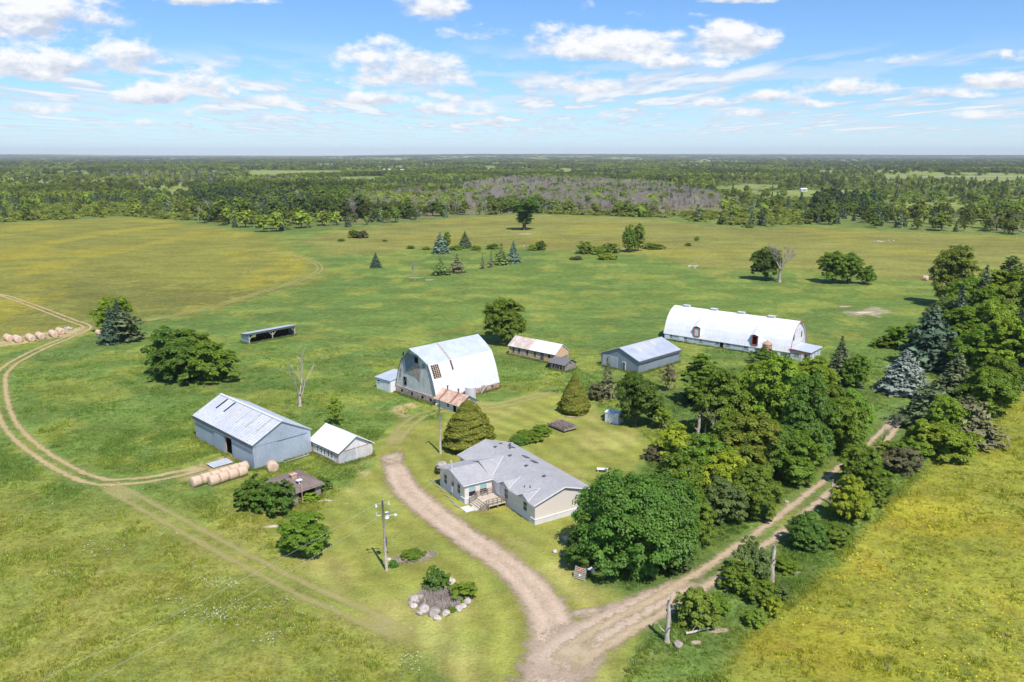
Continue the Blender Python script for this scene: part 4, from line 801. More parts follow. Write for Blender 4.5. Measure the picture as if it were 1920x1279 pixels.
# local x runs along the barn, local y to the north-east (across)
Lw,Ww,hz=33.5,11.4,8.5; n=14
ah=[(0,1.9),(.42,3.2),(.95,4.5),(1.65,5.75),(2.6,6.9),(3.9,7.85),(5.7,8.5)]; arc=ah+[(Ww-y_,z_) for y_,z_ in ah[::-1][1:]]; n=len(arc)-1
b=MB()
for i in range(n):
    (ya,za),(yb,zb)=arc[i],arc[i+1]; e=.25 if i==0 else 0; f=.25 if i==n-1 else 0
    d=Vector((0,yb-ya,zb-za)).normalized(); pa=Vector((0,ya,za))-d*e; pb=Vector((0,yb,zb))+d*f; nrm=Vector((0,-(pb.z-pa.z),pb.y-pa.y)).normalized()*.12
    b.hexa([(-.2,pa.y-nrm.y,pa.z-nrm.z),(Lw+.35,pa.y-nrm.y,pa.z-nrm.z),(Lw+.35,pb.y-nrm.y,pb.z-nrm.z),(-.2,pb.y-nrm.y,pb.z-nrm.z),(-.2,pa.y,pa.z),(Lw+.35,pa.y,pa.z),(Lw+.35,pb.y,pb.z),(-.2,pb.y,pb.z)])
WR=b.build('roof',M['white_metal'],WB)
inner=[(min(max(y_,.16),Ww-.16) if z_<3 else y_*.97+Ww*.015,z_-.14) for y_,z_ in arc]
b=MB()
for x0,x1 in ((0,.15),(Lw-.15,Lw)): b=MB(); b.prism([(Ww-.16,-.3)]+[(.16,-.3)]+inner,'x',x0,x1); b.build('end_wall',M['white_wall'],WB)
lowc=weathered('whitewashed_base',(.50,.55,.58),(.62,.66,.68),.6,.7,3,.35,(.74,.74,.73),.5)
b=MB(); b.box(.15,Lw-.15,.12,.3,-.3,1.85); b.box(.15,Lw-.15,Ww-.3,Ww-.12,-.3,1.85); b.build('side_wall',lowc,WB)
b=MB()
for i in range(n):
    (ya,za),(yb,zb)=arc[i],arc[i+1]; b.beam((Lw+.38,ya,za-.06),(Lw+.38,yb,zb-.06),.05,.2)
b.build('barge_board',M['red'],WB)
for x_ in (1.9,6.2,10.6,15.1,18.0,22.7,27.6): window(WB,(x_,.1,1.25),X3,-Y3,1.1,.55,frame='white')
for x_ in (.9,5.0,24.2,30.6): b=MB(); b.box(x_-.75,x_+.75,.03,.11,-.1,1.72); b.build('door',M['white'],WB)
dark_panel(WB,'doorway_shade',(16.3,.1,.85),X3,Y3,.9,1.6)
for x_ in (3.4,11.2,18.7,26.6):
    b=MB(); b.box(x_-.8,x_+.8,Ww/2-.35,Ww/2+.35,hz-.1,hz+.38); b.box(x_-.95,x_+.95,Ww/2-.5,Ww/2+.5,hz+.38,hz+.46); b.build('roof_vent',M['galv_light'],WR)
for x_ in (9.4,24.9):
    f=MB(); w2=.75; yf=-.12
    f.box(x_-w2-.12,x_-w2+.14,yf,yf+.9,2.3,4.6); f.box(x_+w2-.14,x_+w2+.12,yf,yf+.9,2.3,4.6); f.box(x_-w2+.14,x_+w2-.14,yf+.002,yf+.9,4.4,4.62); f.box(x_-w2+.14,x_+w2-.14,yf-.05,yf+.9,2.2,2.38)
    D_=f.build('dormer',M['red'],WB); g=MB(); g.box(x_-w2+.1,x_+w2-.1,yf+.12,yf+.3,2.35,4.45); g.build('loft_door_or_shade',M['dark'] if x_>20 else M['white_wall'],D_)
    g=MB(); g.slab([(x_-w2-.25,yf-.15,4.62),(x_,yf-.15,4.95),(x_,3.0,7.25),(x_-w2-.25,1.55,5.65)],.08); g.slab([(x_,yf-.15,4.952),(x_+w2+.25,yf-.15,4.62),(x_+w2+.25,1.55,5.65),(x_,3.0,7.252)],.08)
    for s in (-1,1): g.hexa([(x_+s*(w2+.1)-.04,yf+.1,2.3),(x_+s*(w2+.1)+.04,yf+.1,2.3),(x_+s*(w2+.1)+.04,1.3,4.0),(x_+s*(w2+.1)-.04,1.3,4.0),(x_+s*(w2+.1)-.04,yf+.1,4.6),(x_+s*(w2+.1)+.04,yf+.1,4.6),(x_+s*(w2+.1)+.04,1.5,5.5),(x_+s*(w2+.1)-.04,1.5,5.5)])
    g.build('dormer_roof',M['galv_light'],D_)
for y_ in (2.8,8.0): dark_panel(WB,'end_window',(Lw+.02,y_,4.9),Y3,X3,.55,1.5,'glass')
b=MB(); b.prism([(4.3,6.6),(7.1,6.6),(6.7,8.1),(4.9,8.1)],'x',Lw,Lw+.06); b.build('loft_hatch',M['white'],WB)
# annex
Ax=bld('milk_room','small flat roofed white annex with red trim at the end of the long white barn','annex',(40.6,206.8),Lc)
b=MB(); b.box(Lw+.3,Lw+5.0,.2,7.8,-.3,2.3); b.build('wall',lowc,Ax)
b=MB(); b.slab([(Lw+.15,-.1,2.75),(Lw+5.4,-.1,2.42),(Lw+5.4,8.1,2.42),(Lw+.15,8.1,2.75)],.1); b.build('roof',M['galv'],Ax)
b=MB(); b.box(Lw+.3,Lw+5.1,-.04,.19,2.1,2.3); b.box(Lw+5.01,Lw+5.12,-.04,7.8,2.1,2.3); b.box(Lw+4.85,Lw+5.06,.13,.21,-.1,2.1); b.build('trim',M['red'],Ax)
window(Ax,(Lw+1.9,.18,1.4),X3,-Y3,1.3,.6,frame='white'); window(Ax,(Lw+4.1,.18,1.25),X3,-Y3,.6,1.0,frame='red')
b=MB(); b.box(Lw+2.9,Lw+3.55,.12,.19,-.1,1.95); b.build('door',M['white'],Ax)
for y_ in (1.5,3.6,5.9): window(Ax,(Lw+5.02,y_,1.3),Y3,X3,.6,.9,frame='white')
# feed bin
sx,sy=61.1,184.9
Fb=thing('feed_bin','small rusty round feed bin with a cone roof on pale legs before the white barn','feed bin',(sx,sy,gz(sx,sy)))
b=MB(); b.tube([(0,0,1.6),(0,0,4.0)],1.12,20,True); b.build('body',M['rust_bin'],Fb,False); b=MB(); b.tube([(0,0,4.0),(0,0,4.08),(0,0,4.7),(0,0,4.85)],[1.2,1.16,.22,.12],20); b.build('cone_roof',M['rust_bin'],Fb)
for a in range(4): b=MB(); c,s=math.cos(.78+a*1.571)*1.02,math.sin(.78+a*1.571)*1.02; b.tube([(c,s,-.2),(c,s,1.62)],.09,6); b.build('leg',M['white'],Fb)
b=MB(); b.tube([(0,0,1.6),(0,0,.9)],[1.0,.25],14); b.build('hopper',M['rust_bin'],Fb)
# ---------------------------------------------------------------- long tan outbuilding
c=130.8; Yb=bld('poultry_house','long tan block outbuilding with half rusty, half white metal roof','outbuilding',(-.75,190.4),c)
L_,W_=14.4,5.2
b=MB(); b.prism([(0,-.3),(W_,-.3),(W_,2.3),(W_/2,4.1),(0,2.3)],'x',0,L_); b.build('wall',M['tan_block'],Yb)
b=MB(); gable_roof(b,0,6.6,0,W_,2.4,4.25,'x',.2,.3,.08); r1=b.build('roof',weathered('rust_streaked_roof',(.56,.44,.36),(.70,.66,.62),.5,.6,0,.6,(.40,.20,.12),.8,rib_col=.2),Yb)
b=MB(); gable_roof(b,6.82,L_,0,W_,2.41,4.262,'x',.2,.3,.08); b.build('roof',M['white_metal'],Yb)
b=MB(); b.box(0,L_+.15,-.24,-.2,2.02,2.2); b.build('fascia',M['old_board'],Yb)
for k,x_ in enumerate((1.5,3.3,5.9,8.3)): window(Yb,(x_,-.01,1.35),X3,-Y3,.62,1.05,frame='wood',cross=k%2==1)
b=MB(); b.box(4.2,4.95,-.06,.0,-.1,1.95); b.build('door',M['wood'],Yb); b=MB(); b.box(10.0,10.95,-.06,.0,.4,2.0); b.build('door',M['trim_dk'],Yb); dark_panel(Yb,'opening_shade',(12.6,.0,1.5),X3,Y3,.6,.7)
b=MB(); b.box(L_,L_+.05,2.6,5.0,-.1,1.3); b.build('gable_patch',M['old_board'],Yb)
# weathered hut
Wh=bld('weathered_hut','tiny weathered grey plank hut with sagging dark roof beside the tan outbuilding','hut',(11.9,174.0),135)
b=MB(); b.box(-4.6,0,.05,.15,-.3,1.5); b.box(-4.6,0,3.9,4.0,-.3,1.5); b.prism([(.05,-.3),(4.0,-.3),(4.0,1.5),(2.0,2.5),(.05,1.5)],'x',-.1,.05); b.prism([(.15,-.3),(3.9,-.3),(3.9,1.5),(2.0,2.45),(.15,1.5)],'x',-4.6,-4.5); b.build('wall',M['old_board'],Wh)
b=MB(); b.slab([(-4.8,-.25,1.42),(.3,-.25,1.5),(.3,2.02,2.66),(-4.8,2.02,2.5)],.09); b.slab([(-4.8,2.02,2.502),(.3,2.02,2.662),(.3,4.3,1.5),(-4.8,4.3,1.4)],.09); b.build('roof',M['dark_shingle'],Wh)
for x_ in (-3.2,-2.2,-1.3): dark_panel(Wh,'opening_shade',(x_,.04,.85),X3,Y3,.6,.8)
dark_panel(Wh,'gable_vent_shade',(.06,2.0,1.7),Y3,X3,.3,.3); b=MB(); [b.beam((-3.6+k*.8,-.5,-.2),(-3.5+k*.8,-.35,1.2),.07) for k in range(5)]; b.build('stake',M['wood'],Wh)
# open cattle shelter
M['shelter_shade']=weathered('shaded_boards',(.028,.024,.020),(.05,.042,.035),1,.95,spec=.05)  # near-black boards: shade under the shelter roof put into the colour
c=41.; Sh=bld('cattle_shelter','long low open fronted cattle shelter with braced posts in the pasture','shelter',(-68.5,201.3),c)
L_,D_=14.2,3.6
b=MB(); b.slab([(-.3,-.4,2.85),(L_+.3,-.4,2.85),(L_+.3,D_+.3,2.25),(-.3,D_+.3,2.25)],.12); b.build('roof',M['galv'],Sh)
b=MB(); b.hexa([(0,0,-.3),(.1,0,-.3),(.1,D_,-.3),(0,D_,-.3),(0,0,2.65),(.1,0,2.65),(.1,D_,2.1),(0,D_,2.1)]);  b.hexa([(L_-.1,0,-.3),(L_,0,-.3),(L_,D_-.1,-.3),(L_-.1,D_-.1,-.3),(L_-.1,0,2.65),(L_,0,2.65),(L_,D_-.1,2.1),(L_-.1,D_-.1,2.1)]); b.build('wall',M['steel_wall'],Sh)
b=MB(); b.box(.1,3.2,D_-.1,D_,-.3,2.1); b.box(3.2,4.3,D_-.1,D_,-.3,.6); b.box(4.3,L_-.1,D_-.1,D_,-.3,2.1); b.build('back_wall',M['shelter_shade'],Sh); b=MB(); b.poly([(.1,0,.1),(L_-.1,0,.1),(L_-.1,D_-.1,.1),(.1,D_-.1,.1)]); b.build('floor',M['shelter_shade'],Sh)
b=MB(); b.box(.1,L_-.1,-.12,-.005,2.25,2.55); b.build('beam',M['deck_wood'],Sh)
for x_ in (.25,L_/2,L_-.25):
    b=MB(); b.box(x_-.13,x_+.13,-.02,.2,-.3,2.5); b.build('post',M['wood'],Sh)
    for s in (-1,1):
        if 0<x_+s*1.3<L_: b=MB(); b.beam((x_,.05,1.1),(x_+s*1.3,.0,2.35),.2,.14); b.build('brace',M['wood'],Sh)
b=MB(); b.box(-.35,-.3,-.4,D_,2.2,2.4); b.box(-.3,L_+.3,-.46,-.41,2.66,2.84); b.build('fascia',M['trim_dk'],Sh)
# little white shed
Ls=bld('garden_shed','tiny white metal garden shed half hidden by the leafy tree at the lawn edge','shed',(17.13,139.3),128)
b=MB(); b.prism([(0,-.2),(2.0,-.2),(2.0,1.9),(1.0,2.2),(0,1.9)],'x',0,2.8); b.build('wall',weathered('white_shed_steel',(.66,.70,.73),(.72,.76,.78),.6,.5,3,.2,rib_col=.15),Ls)
b=MB(); gable_roof(b,0,2.8,0,2.0,1.95,2.25,'x',.1,.1,.05); b.build('roof',M['white_metal'],Ls); b=MB(); b.box(.9,1.9,-.04,0,.0,1.75); b.build('door',M['white'],Ls)
# brush wagon
a=G(1058,813); Wg=thing('brush_wagon','flat wooden wagon bed heaped with dry brush on the lawn','wagon',(a[0],a[1],gz(*a)),R(38))
b=MB(); b.box(0,3.2,0,4.6,.35,.5); b.box(0,3.2,0,.06,.5,.75); b.box(0,.06,.06,4.6,.5,.75); b.box(3.14,3.2,.06,4.6,.5,.75); b.build('bed',M['old_board'],Wg)
for p in ((.3,.7),(2.9,.7),(.3,3.9),(2.9,3.9)): b=MB(); b.tube([(p[0]-.1,p[1],.22),(p[0]+.1,p[1],.22)],.3,14); b.build('wheel',M['trim_dk'],Wg)
b=MB(); rr=random.Random(3)
for k in range(420): p=Vector((rr.uniform(.2,3.),rr.uniform(.2,4.4),rr.uniform(.55,.95))); d=Vector((rr.gauss(0,1),rr.gauss(0,1),rr.gauss(0,.3))).normalized()*rr.uniform(.2,.55); b.beam(p-d,p+d,.035)
b.build('brush_heap',M['old_board'],Wg)
# ================================================================== POLES, WIRES, BALES, ROCKS
px1,py1=G(725,1070); z1=gz(px1,py1)
P1=thing('utility_pole','wooden utility pole with white transformer and lamp standing on the mown lawn','utility pole',(px1,py1,z1))
P1.rotation_euler=(0,R(-1.2),0)
b=MB(); b.tube([(0,0,-.3),(0,0,4.5),(0,0,9.0)],[.17,.14,.11],10); b.build('pole',M['pole_wood'],P1,True)
b=MB(); b.beam((-.75,0,8.5),(.75,.1,8.6),.10,.12); b.build('crossarm',M['pole_wood'],P1)
b=MB(); b.tube([(.42,.05,6.7),(.42,.05,7.45)],.24,12); b.tube([(.42,.05,7.45),(.42,.05,7.62)],[.12,.05],8); b.build('transformer',M['ceramic'],P1,True)
b=MB(); b.tube([(-.75,0,8.15),(-.75,0,8.5)],[.16,.12],8); b.build('cutout',M['ceramic'],P1); b=MB(); b.tube([(.72,.1,8.35),(.72,.1,8.75)],[.09,.06],8); b.build('insulator',M['ceramic'],P1); b=MB(); b.tube([(-.55,0,7.55),(-.8,0,7.4),(-.75,0,7.1),(-.3,0,7.05)],.05,6); b.build('bracket',M['ceramic'],P1)
b=MB(); b.tube([(.6,.05,7.0),(1.35,.1,7.15)],.035,6); l_=b.build('lamp_arm',M['ceramic'],P1); b=MB(); b.tube([(1.35,.1,7.22),(1.42,.1,7.05),(1.42,.1,6.92)],[.08,.2,.14],10); b.build('lamp_head',M['ceramic'],l_)
b=MB(); b.box(.10,.24,-.09,.09,3.2,4.3); b.build('meter_board',M['trim_dk'],P1)
px2,py2=G(826,850); z2=gz(px2,py2)
P2=thing('utility_pole','leaning weathered utility pole with a small lamp between the driveway and the round cedar','utility pole',(px2,py2,z2))
b=MB(); b.tube([(0,0,-.3),(0,0,4.5),(-.05,0,9.3)],[.20,.16,.12],10); b.build('pole',M['pole_wood'],P2,True)
b=MB(); b.tube([(-.1,0,8.6),(-.5,-.1,8.55)],.04,6); b.tube([(-.5,-.1,8.6),(-.55,-.1,8.3)],[.16,.12],8); b.build('lamp',M['ceramic'],P2)
g3=G(-160,1400,8.4)
P3=thing('utility_pole','plain wooden utility pole at the end of the two overhead wires','utility pole',(g3[0],g3[1],0)); b=MB(); b.tube([(0,0,-.3),(0,0,8.8)],[.17,.12],10); b.build('pole',M['pole_wood'],P3,True); b=MB(); b.beam((-.8,0,8.4),(.8,0,8.4),.1,.12); b.build('crossarm',M['pole_wood'],P3)
def wire(name,label,a,c,sag,r=.008):
    a=Vector(a);c=Vector(c);pts=[]
    for i in range(17): t=i/16; p=a.lerp(c,t); p.z-=sag*4*t*(1-t); pts.append(p)
    b=MB(); b.tube(pts,r,5); return tag(b.build(name,M['wire']),label,'wire')
wire('overhead_wire','upper of the two thin overhead wires crossing the lower left meadow',(px1-.75-.15,py1,z1+8.55),(g3[0]-1.2,g3[1]+.2,8.45),.9)
wire('overhead_wire','lower of the two thin overhead wires crossing the lower left meadow',(px1-.15,py1,z1+7.3),(g3[0]+.6,g3[1],7.3),.9)
wire('service_drop','thin service wire from the lawn pole over the driveway to the house mast',(px1+.2,py1,z1+7.2),(3.04+(-5.1*math.cos(R(32))-14.1*math.sin(R(32))),97.3+(-5.1*math.sin(R(32))+14.1*math.cos(R(32))),5.3),.8,.010)
# bales
def bale_mesh(seed,r=.82,L=1.45):
    rr=random.Random(seed); n=26; prof=[(0,.0),(r*.55,.0),(r*.9,.03),(r,.10),(r*1.01,L*.33),(r*.99,L*.66),(r,L-.10),(r*.9,L-.03),(r*.55,L),(0,L)]; mb=MB()
    for (q,x) in prof:
        for k in range(n):
            a=2*math.pi*k/n; s=1+.02*rr.gauss(0,1); zz=math.sin(a)*q*s; zz=max(zz,-r*.90); mb.v.append((x-L/2+rr.gauss(0,.012),math.cos(a)*q*s,zz+r*.88))
    for i in range(len(prof)-1):
        for k in range(n): mb.f.append((i*n+k,i*n+(k+1)%n,(i+1)*n+(k+1)%n,(i+1)*n+k)); mb.k.append(0)
    return mb.mesh('round_bale',M['hay'],True)
BM=[bale_mesh(i) for i in range(4)]
def bale(x_,y_,c,label,group,zo=0,s=1.):
    o=link('hay_bale',BM[int(abs(x_*7+y_*3))%4]); o.location=(x_,y_,gz(x_,y_)-.04+zo); o.rotation_euler=(0,0,R(90-c)); o.scale=(s,s,s); tag(o,label,'hay bale',group); return o
gA='hay bales in two end to end rows by the steel shed'
c=42; ux,uy=math.sin(R(c)),math.cos(R(c))
a=G(*(340+250/4.5675,700+965/4.5675)); lbl=['bale nearest the camera in the short front row by the steel shed','second bale from the near end of the front row by the steel shed','third bale from the near end of the front row by the steel shed','bale at the shed end of the front row by the steel shed']
for k in range(4): bale(a[0]+ux*1.52*k+.3,a[1]+uy*1.52*k+.6,c+random.Random(k).uniform(-3,3),'round straw '+lbl[k],gA)
a=G(*(340+100/4.5675,700+975/4.5675)); lb=['nearest','second','third','fourth','fifth','farthest']
for k in range(6): bale(a[0]+ux*1.52*k+.3,a[1]+uy*1.52*k+.6,c+random.Random(k+9).uniform(-3,3),'round straw bale, %s from the camera in the longer rear row by the steel shed'%lb[k],gA)
bale(-37.3,117.2-1.2,150,'single round hay bale leaning at the end wall of the blue-grey shed',None,s=1.05)
fb=[((14,641),'leftmost'),((31,643),'second from the left'),((56,641),'third from the left'),((74,637),'third from the right'),((99,633),'second from the right'),((112,628),'rightmost')]
BC=134
for i,((qx,qy),nm) in enumerate(fb):
    X_,Y_=G(qx,qy); bale(X_,Y_+.9,BC,'round hay bale in front, %s in the line beside the sandy track'%nm,'hay bales lined up beside the sandy track',s=1.12); bale(X_-1.62*math.sin(R(BC)),Y_+.9-1.62*math.cos(R(BC)),BC,'round hay bale behind, %s in the line beside the sandy track'%nm,'hay bales lined up beside the sandy track',s=1.12)
X_,Y_=G(186,628); bale(X_,Y_,120,'broken pale hay bale lying beside the dark tree clump on the left',None,s=.95)
for (qx,qy),nm in [((1735,526),'left bale of the pair at the foot of the tall yellow-green tree'),((1748,525),'right bale of the pair at the foot of the tall yellow-green tree')]: X_,Y_=G(qx,qy); bale(X_,Y_,140,nm,'pair of bales by the right tree line',s=1.25)
ms=MB(); ms.slab([(0,0,.35),(3.4,0,.3),(3.4,2.2,.42),(0,2.2,.45)],.05); o=ms.build('metal_sheet',M['galv']); p=G(400,880); o.location=(p[0],p[1],gz(*p)-.1); o.rotation_euler=(0,0,R(48)); tag(o,'flat sheet of grey roofing metal lying behind the straw bales','metal sheet')
# rocks
def rock_mesh(seed):
    import bmesh
    rr=np.random.default_rng(seed); bm=bmesh.new(); bmesh.ops.create_icosphere(bm,subdivisions=3,radius=.5)
    d=[Vector(unit(rr,1)[0]) for _ in range(9)]; w=[rr.uniform(.30,.46) for _ in d]
    for v in bm.verts:
        for q,l in zip(d,w):
            t=v.co.dot(q)-l
            if t>0: v.co-=q*t*.85
        v.co.z*=.8
    me=bpy.data.meshes.new('boulder'); bm.to_mesh(me); bm.free(); me.materials.append(M['rock']); return me
RM=[rock_mesh(i) for i in range(6)]
def rockat(qx,qy,s,label,group=None,sq=1.,name='boulder'):
    X_,Y_=G(qx,qy); o=link(name,RM[int(qx*3+qy)%6]); o.location=(X_,Y_,gz(X_,Y_)+s*.18); o.scale=(s*1.15,s,s*sq); o.rotation_euler=(0,0,(qx*1.7)%6.28); return tag(o,label,'rock',group)
gR='boulders ringing the island bed'
for q in [(779,1127,1.35,'large pale boulder at the left corner of the stone ringed bed'),(769,1133,.7,'small tan boulder at the far left tip of the stone ringed bed'),(776,1139,.8,'tan boulder just below the left corner of the stone ringed bed'),(789,1123,.8,'small boulder right of the big left boulder in the ringed bed'),(797,1145,1.35,'broad rounded boulder left of the white front boulder in the ringed bed'),(787,1152,.75,'small tan boulder below the broad rounded one in the ringed bed'),
   (814,1153,1.45,'white front boulder at the bottom of the stone ringed bed'),(820,1162,.8,'tan boulder under the white front boulder in the ringed bed'),(836,1153,1.0,'pinkish boulder right of the white front boulder in the ringed bed'),(860,1144,.9,'mottled boulder on the lower right side of the ringed bed'),(868,1139,.8,'boulder between the mottled one and the shaded right corner of the bed'),(878,1130,1.0,'shaded pink boulder under the right bush of the ringed bed'),
   (845,1095,1.25,'lone white boulder at the top of the ringed bed between two bushes')]: rockat(*q,gR)
rockat(828,879,1.9,'big white boulder beside a dark shrub at the left end of the house',None,1.25)
for q in [(1041,1036,.7,'white stone on the lawn left of the big maple'),(1052,1040,.6,'pinkish stone beside the white stone left of the big maple'),(728,1051,.7,'tan stone at the pole end of the narrow flower bed'),(1475,943,.6,'pale stone on the grass verge of the farm track'),(1272,1212,1.0,'pale slanting boulder beside the snag nearest the camera'),(1131,752+0,.4,'small pale stone in the grass behind the pointed cedar')]: rockat(*q)
gP='stones of the field rock piles'; rr=random.Random(8)
for cx,cy,n,sp in [(1300,500,16,10),(1652,453,16,26),(128,617,6,5),(985,463,3,6)]:
    for k in range(n): rockat(cx+rr.gauss(0,sp*.5),cy+rr.gauss(0,1.),rr.uniform(.6,1.2),'pale field stone in one of the low rock piles out in the pasture',gP)
flat_patch('flower_bed_soil',(G(822,1125)[0],G(822,1125)[1]),3.9,3.6,M['soil'],.05,.5,3)
flat_patch('flower_bed_soil',(G(775,1048)[0],G(775,1048)[1]),3.6,1.6,M['soil'],.05,.35,5)
for i,(qx,qy,a_,b_,m_) in enumerate([(1352,1184,1.5,.6,'soil'),(1305,1205,.9,.5,'soil'),(1485,1075,1.4,.5,'soil'),(1620,586,6.,2.4,'sand'),(1585,575,4,1.6,'soil'),(1232,785,1.4,1.,'soil'),(985,439,7,3.0,'sand'),(1172,466,4,1.6,'soil'),(775,521,7,1.4,'soil'),(805,525,3.,2.,'soil'),(1077,781,2.6,.8,'soil'),(600,940,2.6,.7,'sand'),(510,988,1.5,.6,'sand'),(738,862,2.6,5.0,'soil'),(1100,1150,3,1.5,'soil'),(1065,1010,1.2,1.2,'sand'),(1610,590,3,1,'soil')]):
    flat_patch('bare_patch',G(qx,qy),a_,b_,M[m_],.04,.2,i+11)
# dry stems in the ringed bed and the ditch
def stems(n,rx,ry,h,seed,m_,name='dry_stems'):
    rr=random.Random(seed); mb=MB()
    for k in range(n):
        a=rr.random()*6.28; q=rr.random()**.5; x_=math.cos(a)*rx*q; y_=math.sin(a)*ry*q; hh=h*rr.uniform(.5,1.1); lx,ly=rr.gauss(0,.3)*hh,rr.gauss(0,.3)*hh; w=.025
        mb.poly([(x_-w,y_,0),(x_+w,y_,0),(x_+lx,y_+ly,hh)]); mb.poly([(x_,y_-w,0),(x_,y_+w,0),(x_+lx*.9,y_+ly*1.1,hh*.9)])
    return mb.mesh(name,m_)
o=link('dry_stems',stems(1500,2.6,2.2,.9,1,M['dead_twig'])); p=G(822,1128); o.location=(p[0],p[1],gz(*p)); tag(o,kind='stuff')
o=link('dry_stems',stems(700,3.0,1.3,.5,2,M['dead_twig'])); p=G(777,1046); o.location=(p[0],p[1],gz(*p)); o.rotation_euler=(0,0,.35); tag(o,kind='stuff')
# signboard of slats by the maple
p=G(1085,1088); Sg=thing('slat_panel','slatted grey wooden panel with a faded red figure leaning by the big maple','panel',(p[0],p[1],gz(*p)),R(-32)); Sg.rotation_euler=(R(-22),0,R(-32))
for k in range(7): b=MB(); b.box(-.72,.72,-.02,.02,.12+k*.2,.24+k*.2); b.build('slat',M['wood'],Sg)
for x_ in (-.74,.62): b=MB(); b.box(x_,x_+.12,.021,.07,0,1.5); b.build('batten',M['wood'],Sg)
b=MB(); b.prism([(-.28,1.0),(-.05,.92),(.0,1.12),(.28,1.15),(.22,1.34),(-.02,1.42),(-.12,1.22),(-.3,1.2)],'y',-.045,-.022); b.build('red_mark',weathered('orange_paint',(.62,.16,.08),(.70,.24,.12),3,.8),Sg)
b=MB(); b.prism([(-.1,.5),(.12,.46),(.14,.66),(-.06,.7)],'y',-.045,-.022); b.build('cream_mark',M['white'],Sg)
p=G(1108,1080); Jk=thing('junk_cart','rusty two wheeled cart frame in the shade under the big maple','cart',(p[0],p[1]+1,gz(*p)),.4)
b=MB(); b.box(-.7,.7,-.4,.4,.4,.5); b.beam((.7,0,.45),(1.6,0,.9),.06); b.beam((-.7,-.4,.5),(-.7,-.4,1.3),.05); b.beam((-.7,.4,.5),(-.7,.4,1.3),.05); b.beam((-.7,-.4,1.3),(-.7,.4,1.3),.05); b.build('frame',M['ceramic'],Jk)
for s in (-1,1): b=MB(); b.tube([(0,s*.5-.04,.32),(0,s*.5+.04,.32)],.32,16); b.build('wheel',M['trim_dk'],Jk)
p=G(1130,884); Pt=thing('picnic_bench','low white bench at the lawn edge behind the big maple','bench',(p[0],p[1],gz(*p)),-.15)
b=MB(); [b.box(-.9,.9,y_,y_+.24,.42,.47) for y_ in (-.4,-.12,.16)]; b.build('seat',M['white'],Pt)
for s in (-1,1): b=MB(); b.box(s*.7-.04,s*.7+.04,-.35,.35,-.1,.418); b.build('leg',M['white'],Pt)
rr=random.Random(4)
for k in range(6):   # edging timbers left of the house
    X_,Y_=G(812+k*9,903+k*9.5); b=MB(); b.beam((-.6,0,.08),(.6,0,.1),.14,.14); o=b.build('edging_log',M['wood']); o.location=(X_,Y_,gz(X_,Y_)); o.rotation_euler=(0,0,R(-46+rr.uniform(-8,8))); tag(o,'short weathered log edging the grass strip between driveway and house','log','edging logs beside the driveway')
# snags and dead trees
def deadat(name,me,H0,qx,qy,top,label,rz=0.,wmul=1.,parts=False):
    X_,Y_=G(qx,qy); h_=ZH(top,Y_); s=h_/H0; o=link(name,me); o.location=(X_,Y_,gz(X_,Y_)-.05); o.scale=(s*wmul,s*wmul,s); o.rotation_euler=(0,0,rz); return tag(o,label,'dead tree')
deadat('tree_snag',snag('snag',1,4.5,.21,5),4.9,1250,1205,1112,'broken dead trunk nearest the camera beside the track junction')
deadat('tree_snag',snag('snag',2,4.5,.26,7),5.2,1444,1092,1008,'splintered dead trunk standing in front of a dark shrub by the track')
deadat('tree_snag',snag('snag',3,4.5,.16,6),5.2,1557,945,890,'thin dead trunk rising from yellow-green bushes right of the track')
deadat('tree_snag',snag('snag',4,4.5,.24,6),5.2,1307,832,768,'straight broken trunk beside the bare leaning tree above the thicket')
deadat('tree_snag',snag('snag',6,4.5,.26,3),5.2,1322,820,790,'short forked stump between the broken trunk and the bare leaning tree')
deadat('bare_tree',bare_tree('bare_tree',11,9.,.24,None,3,.5,2,.62,6,(.35,.1)),12.5,1335,835,722,'bare leaning dead tree with forked top rising over the dense thicket',0.)
deadat('bare_tree',bare_tree('bare_tree',14,8.,.30,None,4,.42,2,.30,4,(.05,0),1.9),9.5,562,762,655,'lone bare dead tree in the pasture between the steel shed and the shelter',.5,1.)
deadat('bare_tree',bare_tree('bare_tree',16,9.,.40,M['dead_twig'],5,.42,3,.36,3),9.8,1462,529,450,'large bare grey tree standing beside a dense green one in the back pasture',.3)
deadat('bare_tree',bare_tree('bare_tree',19,6.,.12,M['dead_twig'],4,.5,2,.45,3),6.4,1652,838,768,'thin bare sapling in the gap where the farm track bends away',.3)
deadat('bare_tree',bare_tree('bare_tree',21,6.,.15,M['dead_twig'],4,.6,4,.6,3),7.5,778,527,497,'small dead spruce skeleton on pale ground in the middle pasture',.3,.6)
deadat('bare_tree',bare_tree('bare_tree',23,6.,.12,M['pale_bark'],4,.5,3,.4,3),6.5,1905,448,418,'whitish bare tree in the dark hedge at the right edge',.3,.8)
o=link('fallen_log',snag('snag',8,2.6,.12,2)); p=G(1290,1193); o.location=(p[0],p[1],gz(*p)+.3); o.rotation_euler=(0,R(86),R(12)); tag(o,'pale fallen log lying in the grass right of the nearest snag','log')
# dead wood lying in the pasture
for k,(qx,qy) in enumerate([(150,703),(1000+32,730),(845,652),(560,655)]):
    o=link('fallen_branch',bare_tree('fallen_branch',60+k,2.2,.06,M['pale_bark'],2,.5,2,.6)); p=G(qx,qy); o.location=(p[0],p[1],gz(*p)+.12); o.rotation_euler=(R(80),0,k); tag(o,['small pale branch in the meadow near the left track','pale branch lying in the grass behind the weathered hut','small branch on the grass left of the tall barn','pale twig heap between the shelter and the lone bare tree'][k],'branch')
